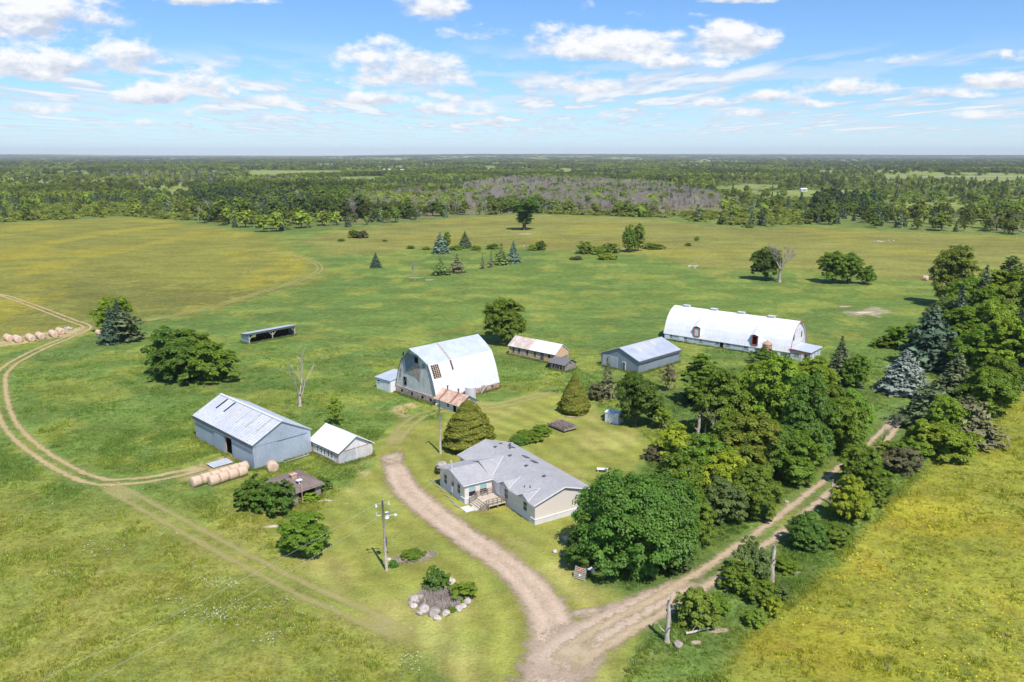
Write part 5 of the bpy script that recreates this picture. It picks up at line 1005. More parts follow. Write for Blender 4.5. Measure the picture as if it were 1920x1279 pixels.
# ================================================================== TREES, ONE BY ONE
T=plant
T('bigmaple','rich',1172,1098,882,170,'maple_tree','huge deep green maple nearest the camera right of the house')
T('broad','rich',1098,1082,985,78,'maple_tree','low spreading maple limb mass reaching over the lawn beside the slatted panel')
T('bigmaple','rich',1232,1080,892,138,'maple_tree','second huge deep green maple behind and right of the nearest one by the track')
T('broad','mid',1262,985,848,92,'broadleaf_tree','light green tree behind the crown of the big maples')
T('bush','grey',1272,1076,1030,50,'shrub','blue-green shrub at the foot of the big maples on the track side','shrub')
T('redtip','mid',1300,1028,925,72,'broadleaf_tree','shaded mixed green tree squeezed between the big maple and the track')
T('broad','mid',1315,940,812,96,'maple_tree','round maple left of the yellow-green tree in the thicket')
T('broad','yellow',1358,965,846,96,'broadleaf_tree','yellow-green tree with golden leaves in the middle of the thicket')
T('broad','grey',1350,992,893,80,'broadleaf_tree','dull grey-green tree with thin twigs above the track verge')
T('redtip','mid',1412,984,872,84,'maple_tree','red tipped maple at the track side of the thicket')
T('redtip','olive',1403,915,775,108,'maple_tree','broad red tipped maple in the centre of the thicket')
T('broad','mid',1482,915,805,92,'maple_tree','wide green maple overhanging the farm track')
T('broad','light',1445,835,668,98,'broadleaf_tree','tall light green tree in front of the rusty feed bin')
T('broad','dark',1510,880,702,92,'broadleaf_tree','dark green tree right of the tall light green one')
T('redtip','mid',1560,862,742,86,'maple_tree','reddish green maple at the right end of the thicket')
T('broad','fresh',1592,835,730,66,'broadleaf_tree','fresh light green tree at the far right corner of the thicket')
T('tall','mid',1316,770,663,70,'broadleaf_tree','narrow tree at the upper left tip of the thicket')
T('bush','dark',1292,757,728,34,'shrub','small dark shrub left of the narrow tree at the thicket tip','shrub')
T('broad','mid',1347,830,692,90,'broadleaf_tree','dense green tree between the narrow tree and the bare leaning one')
T('broad','light',1385,815,700,84,'broadleaf_tree','lighter green tree directly behind the bare leaning tree')
T('broad','mid',1372,880,780,100,'broadleaf_tree','full green tree below the bare leaning tree')
T('broad','dark',1440,905,790,100,'broadleaf_tree','dark tree filling the thicket left of the track bend')
T('broad','mid',1410,790,700,70,'broadleaf_tree','small green tree behind the lighter tree near the bare one')
T('tall','mid',1480,800,690,70,'broadleaf_tree','slim green tree between the light tall tree and the dark one')
T('broad','mid',1540,820,715,84,'broadleaf_tree','green tree behind the reddish maple at the right end')
T('broad','light',1420,745-18,688-10,50,'broadleaf_tree','low bright tree just right of the feed bin legs')
T('bush','dark',1432,672+15,650,42,'shrub','dark shrub growing round the legs of the rusty feed bin','shrub')
T('bush','dark',1470,690,662,24,'shrub','small dark shrub against the white annex wall','shrub')
T('broad','light',1525,742,668,78,'broadleaf_tree','low spreading tree left of the dark spruce near the annex')
T('spruce','pine',1572,722,632,46,'spruce_tree','dark spruce rising between two leafy trees near the annex')
T('broad','mid',1605,732,665,46,'broadleaf_tree','small leafy tree right of the dark spruce near the annex')
T('sparse','yellow',1262,872,790,66,'young_tree','thin yellow-green saplings left of the broken trunks','young tree')
T('bush','brownish',1228,868,835,44,'shrub','twiggy brown shrub at the corner of the lawn below the saplings','shrub')
T('sparse','light',1240,810,755,40,'young_tree','pale young tree above the bare patch near the leafy shed tree','young tree')
# by the sheds
T('broad','dark',1192,808,698,78,'broadleaf_tree','dark leafy tree shading the tiny white garden shed')
T('thinspruce','brownish',1138,752,668,58,'spruce_tree','half dead thin spruce in front of the slate grey shed')
T('bush','brownish',1118,752,718,38,'shrub','brown leaved shrub at the foot of the half dead spruce','shrub')
T('sparse',(.20,.16,.11),1252,737,682,30,'young_tree','sparse reddish sapling in front of the slate grey shed corner','young tree')
T('cedarpt','cedar',1077,780,697,54,'cedar_tree','pointed yellow-green cedar standing alone on the lawn edge')
T('cedar','cedar',880,852,748,88,'cedar_tree','wide rounded yellow-green cedar behind the house')
T('broad','mid',946,650,560,78,'oak_tree','dark oak standing behind the long tan outbuilding')
T('sparse','light',630,802,745,30,'young_tree','slender young tree behind the small white roofed garage','young tree')
T('broad','mid',573,1052,962,90,'broadleaf_tree','small round solitary tree on the lawn left of the utility pole')
T('bush','dark',478,962,893,66,'shrub','left half of the dark bush in front of the brown roofed shed','shrub')
T('bush','dark',520,972,900,72,'shrub','right half of the dark bush in front of the brown roofed shed','shrub')
T('bush','dark',606,922,893,28,'shrub','small dark shrub at the right corner of the brown roofed shed','shrub')
T('bush','light',578,945,920,34,'shrub','low bright plants under the eave of the brown roofed shed','shrub')
T('bush','rich',820,1112,1064,44,'shrub','upright dark green bush at the top of the stone ringed bed','shrub')
T('sparse','fresh',868,1132,1090,50,'shrub','loose bright green bush at the right of the stone ringed bed','shrub')
T('bush','mid',846,1149,1138,16,'shrub','tiny plant beside the pinkish boulder of the ringed bed','shrub')
T('bush','rich',738,1066,1050,18,'shrub','tiny bright shrub at the foot of the utility pole','shrub')
T('bush','mid',772,1052,1030,40,'shrub','low ragged plants in the middle of the narrow flower bed','shrub')
T('bush','dark',822,890,872,16,'shrub','small dark shrub beside the big white boulder by the house','shrub')
T('bush','fresh',880,942,932,12,'shrub','little green shrub at the foot of the deck steps','shrub')
T('bush','mid',990,830,808,48,'shrub','left clump of the weedy mound behind the house roof','shrub')
T('bush','mid',1012,818,797,40,'shrub','middle clump of the weedy mound beside the brush wagon','shrub')
T('bush','rich',972,836,818,34,'shrub','low clump of the weedy mound nearest the house roof','shrub')
T('bush','dark',1032,690,678,16,'shrub','small dark shrub before the weathered plank hut','shrub')
T('bush','brownish',1058,776,752,18,'shrub','thin brown shrub tucked against the pointed cedar','shrub')
# left
T('broad','light',214,628,556,66,'broadleaf_tree','leafy tree at the back of the clump near the straw track')
T('spruce','spruce',212,647,575,42,'spruce_tree','dark blue spruce in the clump near the straw track')
T('pine','pine',240,645,580,52,'pine_tree','broad dark pine at the right of the clump near the straw track')
T('spruce','spruce',226,640,562,42,'spruce_tree','tall dark spruce in the middle of the clump near the straw track')
T('bush','dark',322,705,612,90,'broadleaf_tree','rear left crown of the huge rounded thicket in the left pasture')
T('bush','mid',360,690,616,84,'broadleaf_tree','rear right crown of the huge rounded thicket in the left pasture')
T('bush','dark',345,724,640,94,'broadleaf_tree','front left crown of the huge rounded thicket in the left pasture')
T('bush','mid',398,722,638,88,'broadleaf_tree','front right crown of the huge rounded thicket in the left pasture')
# right strip along the track
T('bush','olive',1300,1187,1100,74,'shrub','twiggy shrub beside the nearest snag at the track junction','shrub')
T('bush','grey',1408,1100,1012,64,'shrub','dull shrub left of the splintered dead trunk','shrub')
T('bush','mid',1385,1118,1050,60,'shrub','low shrub on the track edge below the dull one','shrub')
T('bush','mid',1425,1140,1085,60,'shrub','shrub just below the splintered dead trunk','shrub')
T('bush','fresh',1415,1182,1140,40,'shrub','small yellow-green shrub at the edge of the flowering field','shrub')
T('bush','yellow',1447,1160,1118,34,'shrub','golden green shrub below the splintered dead trunk','shrub')
T('broad','rich',1510,1040,960,66,'broadleaf_tree','dark green tree right of the farm track with low crown')
T('bush','mid',1563,1030,980,48,'shrub','grey-green shrub between the dark tree and the flowering field','shrub')
T('broad','yellow',1586,988,888,62,'broadleaf_tree','yellow-green tree behind the thin dead trunk')
T('bush','light',1612,978,922,52,'shrub','light shrub on the field side behind the thin dead trunk','shrub')
T('broad','mid',1608,922,833,66,'broadleaf_tree','leafy tree closing the view of the farm track')
T('broad','mid',1645,938,878,52,'broadleaf_tree','leafy tree on the field side where the track disappears')
T('bush','brownish',1686,895,838,70,'shrub','twiggy brown-green shrub on the field edge','shrub')
T('bush','mid',1700,880,822,60,'shrub','green shrub left of the white flowering bush','shrub')
T('bush','light',1755,868,788,112,'shrub','wide bush dotted with white blossom at the field edge','shrub')
T('pine','pine',1738,812,718,96,'pine_tree','low dark pine behind the white flowering bush')
T('pine','brownish',1808,845,742,104,'pine_tree','brownish pine at the edge of the flowering field')
T('spruce','pine',1785,770,663,92,'pine_tree','dark dense pine right of the pale blue spruce')
T('broad','light',1768,835,740,66,'broadleaf_tree','bright leafy tree growing between the two low pines')
T('broad','mid',1845,790,692,96,'broadleaf_tree','leafy tree above the brownish pine')
T('broad','mid',1868,760,668,70,'broadleaf_tree','leafy tree overhanging the field at the right edge')
T('bluespruce','blue',1692,744,658,76,'spruce_tree','pale silvery blue spruce standing alone')
T('bluespruce','spruce',1738,698,573,88,'spruce_tree','big dark blue-green spruce behind the pale silvery one')
T('bush','mid',1700,660,605,72,'shrub','spreading bush left of the big dark spruce','shrub')
T('bush','mid',1660,655,630,42,'shrub','low bush at the pasture edge left of the big dark spruce','shrub')
T('broad','olive',1782,580,462,72,'broadleaf_tree','tall yellow-green tree at the head of the right tree line')
T('spruce','pine',1905,730,560,70,'pine_tree','tall dark pine at the right edge of the crowded wood')
T('spruce','pine',1835,625,500,50,'pine_tree','pointed dark pine rising from the middle of the crowded wood')
T('spruce','spruce',1790,655,535,48,'spruce_tree','narrow dark spruce directly behind the big dark blue-green one')
T('tall','grey',1893,560,480,48,'broadleaf_tree','grey-green tree top sticking out at the far right of the tree line')
for q in [(1472,1078,1046,44,'mid','low shrub between the splintered trunk and the dark green tree by the track'),(1345,1152,1118,46,'mid','low leafy shrub between the nearest shrub and the dull one beside the track'),(1665,868,826,56,'olive','rounded shrub beside the track bend at the end of the lane'),(1722,850,805,52,'light','pale shrub left of the wide blossoming bush'),(1640,985-30,918,36,'olive','small shrub at the yellow field edge right of the lane'),(1455,1125,1092,40,'grey','greyish shrub right of the splintered trunk foot')]: T('bush',q[4],q[0],q[1],q[2],q[3],'shrub',q[5],'shrub')
k=0
for (qx,qy,tp,w) in [(1815,612,520,76),(1850,600,505,70),(1885,600,512,80),(1920,610,500,80),(1790,630,545,70),(1770,650,560,70),(1830,650,540,80),(1870,640,530,84),(1910,650,530,90),(1800,680,575,84),(1850,690,565,88),(1895,690,570,86),(1830,720,610,90),(1880,735,600,90),(1780,640,590,60),(1950,640,500,100),(1975,590,490,90)]:
    T(['broad','tall','broad','redtip'][k%4] if k%5 else 'broad',['mid','light','olive','mid','light','grey'][k%6],qx,qy,tp,w,'broadleaf_tree','one of the crowded leafy trees filling the wood at the right edge','tree','trees of the crowded wood at the right edge'); k+=1
# back pasture singles
T('broad','dark',1434,528,464,52,'broadleaf_tree','dense green tree touching the large bare grey tree')
T('broad','mid',1560,534,471,50,'broadleaf_tree','left half of the dense round tree pair in the back pasture')
T('broad','mid',1588,534,474,48,'broadleaf_tree','right half of the dense round tree pair in the back pasture')
T('broad','mid',1626,535,498,28,'broadleaf_tree','small egg shaped tree right of the dense round pair')
T('elm','rich',983,433,374,46,'elm_tree','lone vase shaped tree with a leafy trunk in the far field')
T('broad','mid',1180,474,422,26,'broadleaf_tree','left of two touching trees beside bare earth in the middle distance')
T('broad','olive',1196,472,420,26,'broadleaf_tree','right of two touching trees beside bare earth in the middle distance')
for q in [(1098,477,452,34,'olive','rounded shrub left in the shrub row of the middle field'),(1122,478,462,22,'fresh','low light shrub beside the rounded one in the middle field'),(1143,476,455,34,'olive','wide shrub right in the shrub row of the middle field'),(1137,488,473,32,'yellow','yellow-green shrub in front of the shrub row'),(1225,468,456,36,'mid','long low shrub right of the touching trees'),(1082,488,480,24,'brownish','flat brownish shrub in front of the row'),
   (1015,470,452,20,'dark','dark round shrub right of the small spruces'),(1000,470,458,22,'light','light round shrub right of the small spruces'),(663,447,430,20,'mid','left shrub of the pair in the far yellow field'),(680,447,433,26,'brownish','brownish right shrub of the pair in the far yellow field'),(770,467,460,16,'mid','tiny shrub in the grass left of the blue spruce'),(800,469,462,16,'light','tiny pale shrub beside the blue spruce'),(855,470,459,22,'light','low shrub between the two small conifers'),(892,470,460,20,'light','low shrub right of the reddish conifer'),(925,468,456,24,'mid','shrub behind the row of small spruces'),(721,453,449,10,'mid','very small shrub in the open field'),(640,453,447,14,'mid','very small shrub at the left of the open field'),(1290,462,455,12,'mid','little shrub in the middle of the back field'),(1306,452,443,8,'mid','tiny upright shrub in the back field')]:
    T('bush',q[4],q[0],q[1],q[2],q[3],'shrub',q[5],'shrub')
for q in [('bluespruce','bluish',826,477,437,27,'pale blue spruce left of a thin leafy tree in the middle pasture'),('spruce','pine',872,466,434,22,'dark reddish conifer right of the pale blue spruce'),('spruce','bluish',963,494,452,24,'blue-green spruce at the right end of the small spruce row'),('thinspruce','grey',940,498,456,30,'greyish spruce second from the right in the small spruce row'),('thinspruce','brownish',921,503,470,18,'brownish thin spruce third in the small spruce row'),('thinspruce','brownish',905,505,474,14,'thinnest spruce at the left end of the small spruce row'),('thinspruce','grey',827,518,480,34,'left of the two wide grey spruces in the pasture'),('thinspruce','brownish',857,513,475,32,'right of the two wide grey spruces in the pasture'),('spruce','spruce',705,503,474,18,'single small dark conifer in the left middle pasture'),('tall','mid',838,466,435,13,'thin leafy tree beside the pale blue spruce')]:
    T(q[0],q[1],q[2],q[3],q[4],q[5],'spruce_tree' if 'spruce' in q[0] else 'broadleaf_tree',q[6])
# ================================================================== FAR WOODS
fr=np.random.default_rng(77)
def inpoly(pts,x,y): return poly_sd(x,y,pts)>0
def pix(x,y,z=0):   # photo pixel of a ground point, used only to look up which stand of the wood it belongs to
    dz_=z-HC; c,s=math.cos(TH),math.sin(TH); zc=y*c-dz_*s; yc=y*s+dz_*c
    return 960+FPX*x/zc, 639.5-FPX*yc/zc
cand=[]
def ring(r0,r1,n): 
    r=np.sqrt(r0*r0+(r1*r1-r0*r0)*fr.random(n)); a=(fr.random(n)-.5)*1.45; return r*np.sin(a),r*np.cos(a)
sp=[(430,700,1500,1.),(700,1300,15000,1.),(1300,2200,26000,1.15),(2200,3800,30000,1.9),(3800,7000,26000,3.4),(7000,16000,22000,6.5)]
XX=[];YY=[];SS=[]
for r0,r1,n,s in sp: a_,b_=ring(r0,r1,n); XX.append(a_);YY.append(b_);SS.append(np.full(n,s))
a_,b_=ring(560,1180,16000); k=poly_sd(a_,b_,DEADZ)>0; XX.append(a_[k]);YY.append(b_[k]);SS.append(np.full(k.sum(),1.)); n_dead=k.sum()
a_,b_=ring(470,900,14000); q_=pix(a_,b_); k=((q_[0]<360)&(q_[1]>383))|((q_[0]>1000)&(q_[0]<1530)&(q_[1]>398)); XX.append(a_[k]);YY.append(b_[k]);SS.append(np.full(k.sum(),.99))
XX=np.concatenate(XX);YY=np.concatenate(YY);SS=np.concatenate(SS)
k=poly_sd(XX,YY,FORE)>2; XX,YY,SS=XX[k],YY[k],SS[k]
PX,PY=pix(XX,YY)
def box_(a,b,c,d): return (PX>a)&(PX<b)&(PY>c)&(PY<d)
opn=np.zeros(len(XX),bool)
for p in OPENF: opn|=poly_sd(XX,YY,p)>-6
n_den=fbm(XX*.0042,YY*.0016,101,4); n_sp=fbm(XX*.004+9,YY*.004,111,4); n_c=fbm(XX*.011,YY*.011,121,3)
# scrub belt (low light shrubs) just behind the fields and out on the right
scrub=box_(-4000,360,385,430)|box_(1240,1520,395,430)|box_(1340,4000,338,400)|box_(640,1000,392,415)&(fr.random(len(XX))<.5)|box_(1230,1420,385,420)
scrub|=(YY>1400)&(YY<4500)&(n_den<.40)
dead=(poly_sd(XX,YY,DEADZ)>0)&(n_c>.30)
dead|=box_(200,560,325,348)&(fr.random(len(XX))<.35)
grove=box_(362,680,360,416)|box_(1520,1660,380,440)
rhedge=box_(1520,4000,400,470)
conif=(n_sp>.60)|(box_(1480,1920,295,320)&(n_c>.4))|(box_(1380,1700,375,440)&(fr.random(len(XX))<.55))|(box_(220,380,296,306)&(n_c>.4))|box_(840,905,345,362)  # far-left box: dark conifers stand in for cloud shadows on the land
u=fr.random(len(XX))
keep=~opn
keep&=~((n_den<.535)&(YY<12000)&(YY>760)&~grove&~scrub&~dead&(u<np.where(YY<1600,.88,.94)))
keep&=~(scrub&(YY<1900)&(u<.5)&~rhedge)
XX,YY,SS,scrub,dead,grove,rhedge,conif,u,n_c,n_sp,PX,PY=[a[keep] for a in (XX,YY,SS,scrub,dead,grove,rhedge,conif,u,n_c,n_sp,PX,PY)]
N=len(XX); kind=np.zeros(N,int)                      # 0 broad 1 shrub 2 spruce 3 dead
kind[conif&(fr.random(N)<.75)]=2; kind[scrub&~grove&~rhedge]=1; kind[scrub&(fr.random(N)<.10)]=0; kind[scrub&(fr.random(N)<.05)]=2
kind[dead&(fr.random(N)<np.where(PX<870,.50,.84))]=3; kind[(YY>5000)&(kind==3)]=0; kind[(fr.random(N)<.05)&(kind==0)&(YY<3500)]=3
kind[(kind==0)&(fr.random(N)<.12)]=2; kind[(SS==.99)]=1
hgt=np.where(kind==1,fr.uniform(1.5,3.6,N),fr.uniform(6.,12.,N)); hgt=np.where(grove,fr.uniform(10,16,N),hgt); hgt=np.where(rhedge&(kind!=1),fr.uniform(6,13,N),hgt)
wid=np.where(kind==1,fr.uniform(4.,9.,N),np.where(kind==2,hgt*.42,np.where(kind==3,fr.uniform(4,6,N),hgt*fr.uniform(.65,.95,N))))
wid*=np.where(kind==3,1,SS); wid=np.where((kind==2)&(SS>1.5),wid*1.3,wid); hgt=np.where(SS>1.5,hgt*1.1,hgt); hgt=np.where(kind==1,np.minimum(hgt,wid*.6),hgt)
base={0:(.215,.290,.050),1:(.34,.39,.080),2:(.125,.175,.075),3:(.86,.64,.42)}
colr=np.array([base[i] for i in kind]); t=sm(n_c,.35,.65)[:,None]; colr=colr*np.where((kind==0)[:,None],(1-t)+t*np.array([1.6,1.42,1.2]),1.)
colr=np.where(((kind==0)&(n_sp<.42))[:,None],colr*.68,colr); colr=np.where(grove[:,None]&(kind!=3)[:,None],colr*np.array([.62,.70,.75]),colr); colr*=(.70+.6*fr.random(N))[:,None]
gz_=GH(XX,YY)
order=np.argsort(YY); XX,YY,kind,hgt,wid,colr,gz_,PX,PY,grove,rhedge,scrub=[a[order] for a in (XX,YY,kind,hgt,wid,colr,gz_,PX,PY,grove,rhedge,scrub)]
inview=(PX>-60)&(PX<1980)
LIM={0:290,1:260,2:200,3:200}; cnt={0:0,1:0,2:0,3:0}; indiv=np.zeros(N,bool)
for i in range(N):
    k=kind[i]
    if inview[i] and cnt[k]<LIM[k] and YY[i]<1500: indiv[i]=True; cnt[k]+=1
def merged(kind_,i):   # one mesh per far tree: crown and trunk together, too small to show parts
    cm,tm,w,h=PR[kind_][i]
    vs=[];fs=[];ms=[];tn=[];off=0;mats=[]
    for me,mt_ in ((cm,0),(tm,1)):
        if me is None: continue
        c=np.empty(len(me.vertices)*3,np.float32); me.vertices.foreach_get('co',c); c=c.reshape(-1,3); vs.append(c)
        if me is cm: tt=np.empty(len(c)*4,np.float32); me.attributes['tint'].data.foreach_get('color',tt); tn.append(tt.reshape(-1,4))
        else: tn.append(np.ones((len(c),4)))
        for p in me.polygons: fs.append([v+off for v in p.vertices]); ms.append(len(mats))
        off+=len(c); mats.append(me.materials[0])
    m2=bpy.data.meshes.new('far_tree'); m2.from_pydata(np.concatenate(vs).tolist(),[],fs)
    for m_ in mats: m2.materials.append(m_)
    m2.polygons.foreach_set('material_index',ms); a=m2.attributes.new('tint','FLOAT_COLOR','POINT'); a.data.foreach_set('color',np.concatenate(tn).astype(np.float32).ravel()); return m2,w,h
KN={0:'mbroad',1:'mshrub',2:'mspruce',3:'mdead'}
MG={k:[merged(KN[k],i) for i in range(len(PR[KN[k]]))] for k in KN}
NM={0:'broadleaf_tree',1:'shrub',2:'conifer_tree',3:'dead_tree'}; CT={0:'tree',1:'shrub',2:'tree',3:'dead tree'}
WD={0:'leafy green tree',1:'low light green shrub',2:'dark pointed conifer',3:'bare grey dead tree'}
def where(i):
    if PX[i]<362: return 'in the far left scrub wood'
    if PX[i]<690: return 'in the grove behind the yellow field'
    if PX[i]<1000: return 'at the wood edge left of the vase tree'
    if PX[i]<1350: return 'at the wood edge right of the vase tree'
    if PX[i]<1660: return 'in the middle of the far right hedge'
    return 'at the right end of the far hedge'
for i in np.nonzero(indiv)[0]:
    k=int(kind[i]); me,w,h=MG[k][i%len(MG[k])]; o=link(NM[k],me); o.location=(XX[i],YY[i],gz_[i]); o.scale=(wid[i]/w,wid[i]/w,hgt[i]/h); o.rotation_euler=(0,0,(i*2.4)%6.28); o.color=(*[float(c) for c in colr[i]],1)
    w_=where(i); ed_='in front' if YY[i]<np.interp(PX[i],[0,700,1350,1920],[640,680,700,560]) else 'behind'; tn_='bright ' if colr[i].sum()>np.median(colr[kind==k].sum(1)) else 'dull '; hs_='tall ' if hgt[i]>np.median(hgt[kind==k]) else 'short '
    tag(o,hs_+tn_+WD[k].replace('bare grey','bare').replace('light green','green').replace('leafy green','leafy').replace('low ','').replace('dark ','').replace('pointed ','')+' '+ed_+" "+w_,CT[k],WD[k]+'s '+w_)
# the rest: one object of instances
def source(name,me,mats):
    m2=me.copy()
    for i,m_ in enumerate(mats):
        if m_: m2.materials[i]=m_
    return bpy.data.objects.new(name,m2)
def scatter(name,pts,rotz,scl,idx,col,rnd,sources):
    colx=bpy.data.collections.new(name+'_source')
    for o in sources: colx.objects.link(o)
    me=bpy.data.meshes.new(name); me.vertices.add(len(pts)); me.vertices.foreach_set('co',np.ascontiguousarray(pts,np.float32).ravel())
    for nme,typ,fld_,dat in (('rotz','FLOAT','value',rotz),('scl','FLOAT_VECTOR','vector',scl),('idx','INT','value',idx),('tcol','FLOAT_COLOR','color',np.c_[col,np.ones(len(col))]),('trnd','FLOAT','value',rnd)):
        a=me.attributes.new(nme,typ,'POINT'); a.data.foreach_set(fld_,np.ascontiguousarray(dat,dtype=np.int32 if typ=='INT' else np.float32).ravel())
    o=link(name,me); tag(o,kind='stuff')
    ng=bpy.data.node_groups.new(name,'GeometryNodeTree'); ng.interface.new_socket('Geometry',in_out='INPUT',socket_type='NodeSocketGeometry'); ng.interface.new_socket('Geometry',in_out='OUTPUT',socket_type='NodeSocketGeometry')
    n=ng.nodes; L=ng.links; gi=n.new('NodeGroupInput'); go=n.new('NodeGroupOutput'); ip=n.new('GeometryNodeInstanceOnPoints'); ci=n.new('GeometryNodeCollectionInfo')
    ci.inputs['Collection'].default_value=colx; ci.inputs['Separate Children'].default_value=True; ci.inputs['Reset Children'].default_value=True
    def at(nm,ty): a=n.new('GeometryNodeInputNamedAttribute'); a.data_type=ty; a.inputs['Name'].default_value=nm; return a.outputs[0]
    cx=n.new('ShaderNodeCombineXYZ'); L.new(at('rotz','FLOAT'),cx.inputs[2])
    L.new(gi.outputs[0],ip.inputs['Points']); L.new(ci.outputs[0],ip.inputs['Instance']); ip.inputs['Pick Instance'].default_value=True
    L.new(at('idx','INT'),ip.inputs['Instance Index']); L.new(cx.outputs[0],ip.inputs['Rotation']); L.new(at('scl','FLOAT_VECTOR'),ip.inputs['Scale']); L.new(ip.outputs[0],go.inputs[0])
    md=o.modifiers.new('scatter','NODES'); md.node_group=ng; return o
srcs=[];meta=[];tw=M['dead_twig']; dl=leafmat('far_dead_twigs',True,0.,.01,.2)
for k in (0,1,2,3):
    for j,(me,w,h) in enumerate(MG[k]):
        mats=[M['leaf_i'],None] if k!=3 else [None]
        srcs.append(source('s%d_%d'%(k,j),me,mats)); meta.append((k,w,h))
rest=np.nonzero(~indiv)[0]; ki=kind[rest]
first={k:min(i for i,m_ in enumerate(meta) if m_[0]==k) for k in range(4)}; num={k:sum(1 for m_ in meta if m_[0]==k) for k in range(4)}
ix=np.array([first[int(k)]+int(i)%num[int(k)] for k,i in zip(ki,rest)]); mw=np.array([m_[1] for m_ in meta])[ix]; mh=np.array([m_[2] for m_ in meta])[ix]
scatter('far_forest',np.c_[XX[rest],YY[rest],gz_[rest]-.1],fr.random(len(rest))*6.28,np.c_[wid[rest]/mw,wid[rest]/mw,hgt[rest]/mh],ix,colr[rest],fr.random(len(rest)),srcs)
# ------------------------------------------------------------------ tall grass
def tuft(seed,n=16,h=.42,sp_=.28):
    rr=np.random.default_rng(seed); V=[];F=[]
    for k in range(n):
        a=rr.random()*6.28; x_,y_=rr.normal(0,sp_*.5,2); hh=h*rr.uniform(.5,1.15); w=.03+.02*rr.random(); lx,ly=rr.normal(0,.25,2)*hh; b_=len(V); dx_,dy_=math.cos(a)*w,math.sin(a)*w
        V+=[(x_-dx_,y_-dy_,-.05),(x_+dx_,y_+dy_,-.05),(x_+lx*.5+dx_*.6,y_+ly*.5+dy_*.6,hh*.6),(x_+lx,y_+ly,hh)]; F.append((b_,b_+1,b_+2,b_+3))
    tn=np.repeat(rr.uniform(.8,1.25,n),4)
    return np_mesh('grass_tuft',np.array(V),np.array(F),M['grass_i'],{'tint':('FLOAT_COLOR',np.stack([tn,tn,tn,np.ones_like(tn)],1))})
gr=np.random.default_rng(5)
def gsample(n,y0,y1):
    y_=np.sqrt(y0*y0+(y1*y1-y0*y0)*gr.random(n)); x_=(gr.random(n)-.5)*2*(y_*.72+12); return x_,y_
gx1,gy1=gsample(150000,58,135); gx2,gy2=gsample(70000,135,215); gx_=np.r_[gx1,gx2]; gy_=np.r_[gy1,gy2]
ln=poly_sd(gx_,gy_,LAWN); cl=fbm(gx_*.28,gy_*.28,31,4)
nearroad=np.zeros(len(gx_),bool)
for o in C.objects:
    if o.name in ('driveway','field_track','hay_track','meadow_track','junction_dirt'):
        c=np.empty(len(o.data.vertices)*3,np.float32); o.data.vertices.foreach_get('co',c); c=c.reshape(-1,3)[4::9][::3]
        for q in c: nearroad|=(np.abs(gx_-q[0])<2.6)&(np.abs(gy_-q[1])<2.6)
rt_=poly_sd(gx_,gy_,RIGHT)>1; kp=(ln<-.6)&~nearroad&((cl>.46)|(gr.random(len(gx_))<.3))&~(rt_&(gr.random(len(gx_))<.8))&(gr.random(len(gx_))>sm(gy_,140,215))&~((gy_<112)&(gx_<-5)&(gr.random(len(gx_))<.45))
for (bx,by,c_,x0,x1,y0,y1) in [(-40.05,116.2,44.5,-.5,10.8,-.3,21.3),(-27.5,118.4,45,-.3,6.9,-.4,8.6),(-31.2,102.3,45,-.1,6.1,-.1,7.1),(-14.9,149.2,45,-1.6,17.6,-8,18.5),(28.4,172.2,46,-.3,16.2,-.3,11.2),(40.6,206.8,129,-.2,39,-.3,11.7),(-.75,190.4,130.8,-.3,14.8,-.3,5.6),(11.9,174,135,-4.8,.2,-.2,4.3),(-68.5,201.3,41,-.3,14.5,-.3,4.),(17.13,139.3,128,-.1,3,-.1,2.1),(-46.9,108.7,42,-2,11,-3,3)]:
    a=R(c_); dx_=gx_-bx; dy_=gy_-by; lx=dx_*math.sin(a)+dy_*math.cos(a); ly=-dx_*math.cos(a)+dy_*math.sin(a); kp&=~((lx>x0)&(lx<x1)&(ly>y0)&(ly<y1))
gx_,gy_,cl=gx_[kp],gy_[kp],cl[kp]
# sward colour at each tuft from the ground attribute
i_=np.clip(np.searchsorted(xs,gx_),0,nx-1); j_=np.clip(np.searchsorted(ys,gy_),0,ny-1); gc_=col.reshape(ny,nx,3)[j_,i_]
gc_=gc_*np.where((cl>.62)[:,None],np.array([1.35,1.4,1.2]),np.array([1.45,1.42,1.2]))*gr.uniform(.85,1.2,(len(gx_),1)); dryt=gr.random(len(gx_))<.035; gc_[dryt]=(.42,.38,.20)
rim=[]
for (bx,by,c_,x0,x1,y0,y1) in [(-40.05,116.2,44.5,-.1,10.3,.2,21.),(-27.5,118.4,45,0,6.5,-.1,8.2),(-31.2,102.3,45,.3,5.7,.3,6.5),(-14.9,149.2,45,0,17.2,0,13.),(28.4,172.2,46,0,15.8,0,10.9),(40.6,206.8,129,0,33.5,.1,11.3),(-.75,190.4,130.8,0,14.4,0,5.2),(11.9,174,135,-4.6,.1,0,4.0),(-68.5,201.3,41,0,14.2,0,3.6)]:
    n_=int((x1-x0+y1-y0)*2*11); t_=gr.random(n_)*2*((x1-x0)+(y1-y0)); o_=gr.random(n_)**2*.9+.02; a,bb=x1-x0,y1-y0
    lx=np.where(t_<a,x0+t_,np.where(t_<a+bb,x1+o_,np.where(t_<2*a+bb,x1-(t_-a-bb),x0-o_))); ly=np.where(t_<a,y0-o_,np.where(t_<a+bb,y0+(t_-a),np.where(t_<2*a+bb,y1+o_,y1-(t_-2*a-bb))))
    cc=R(c_); rim.append(np.c_[bx+lx*math.sin(cc)-ly*math.cos(cc),by+lx*math.cos(cc)+ly*math.sin(cc)])
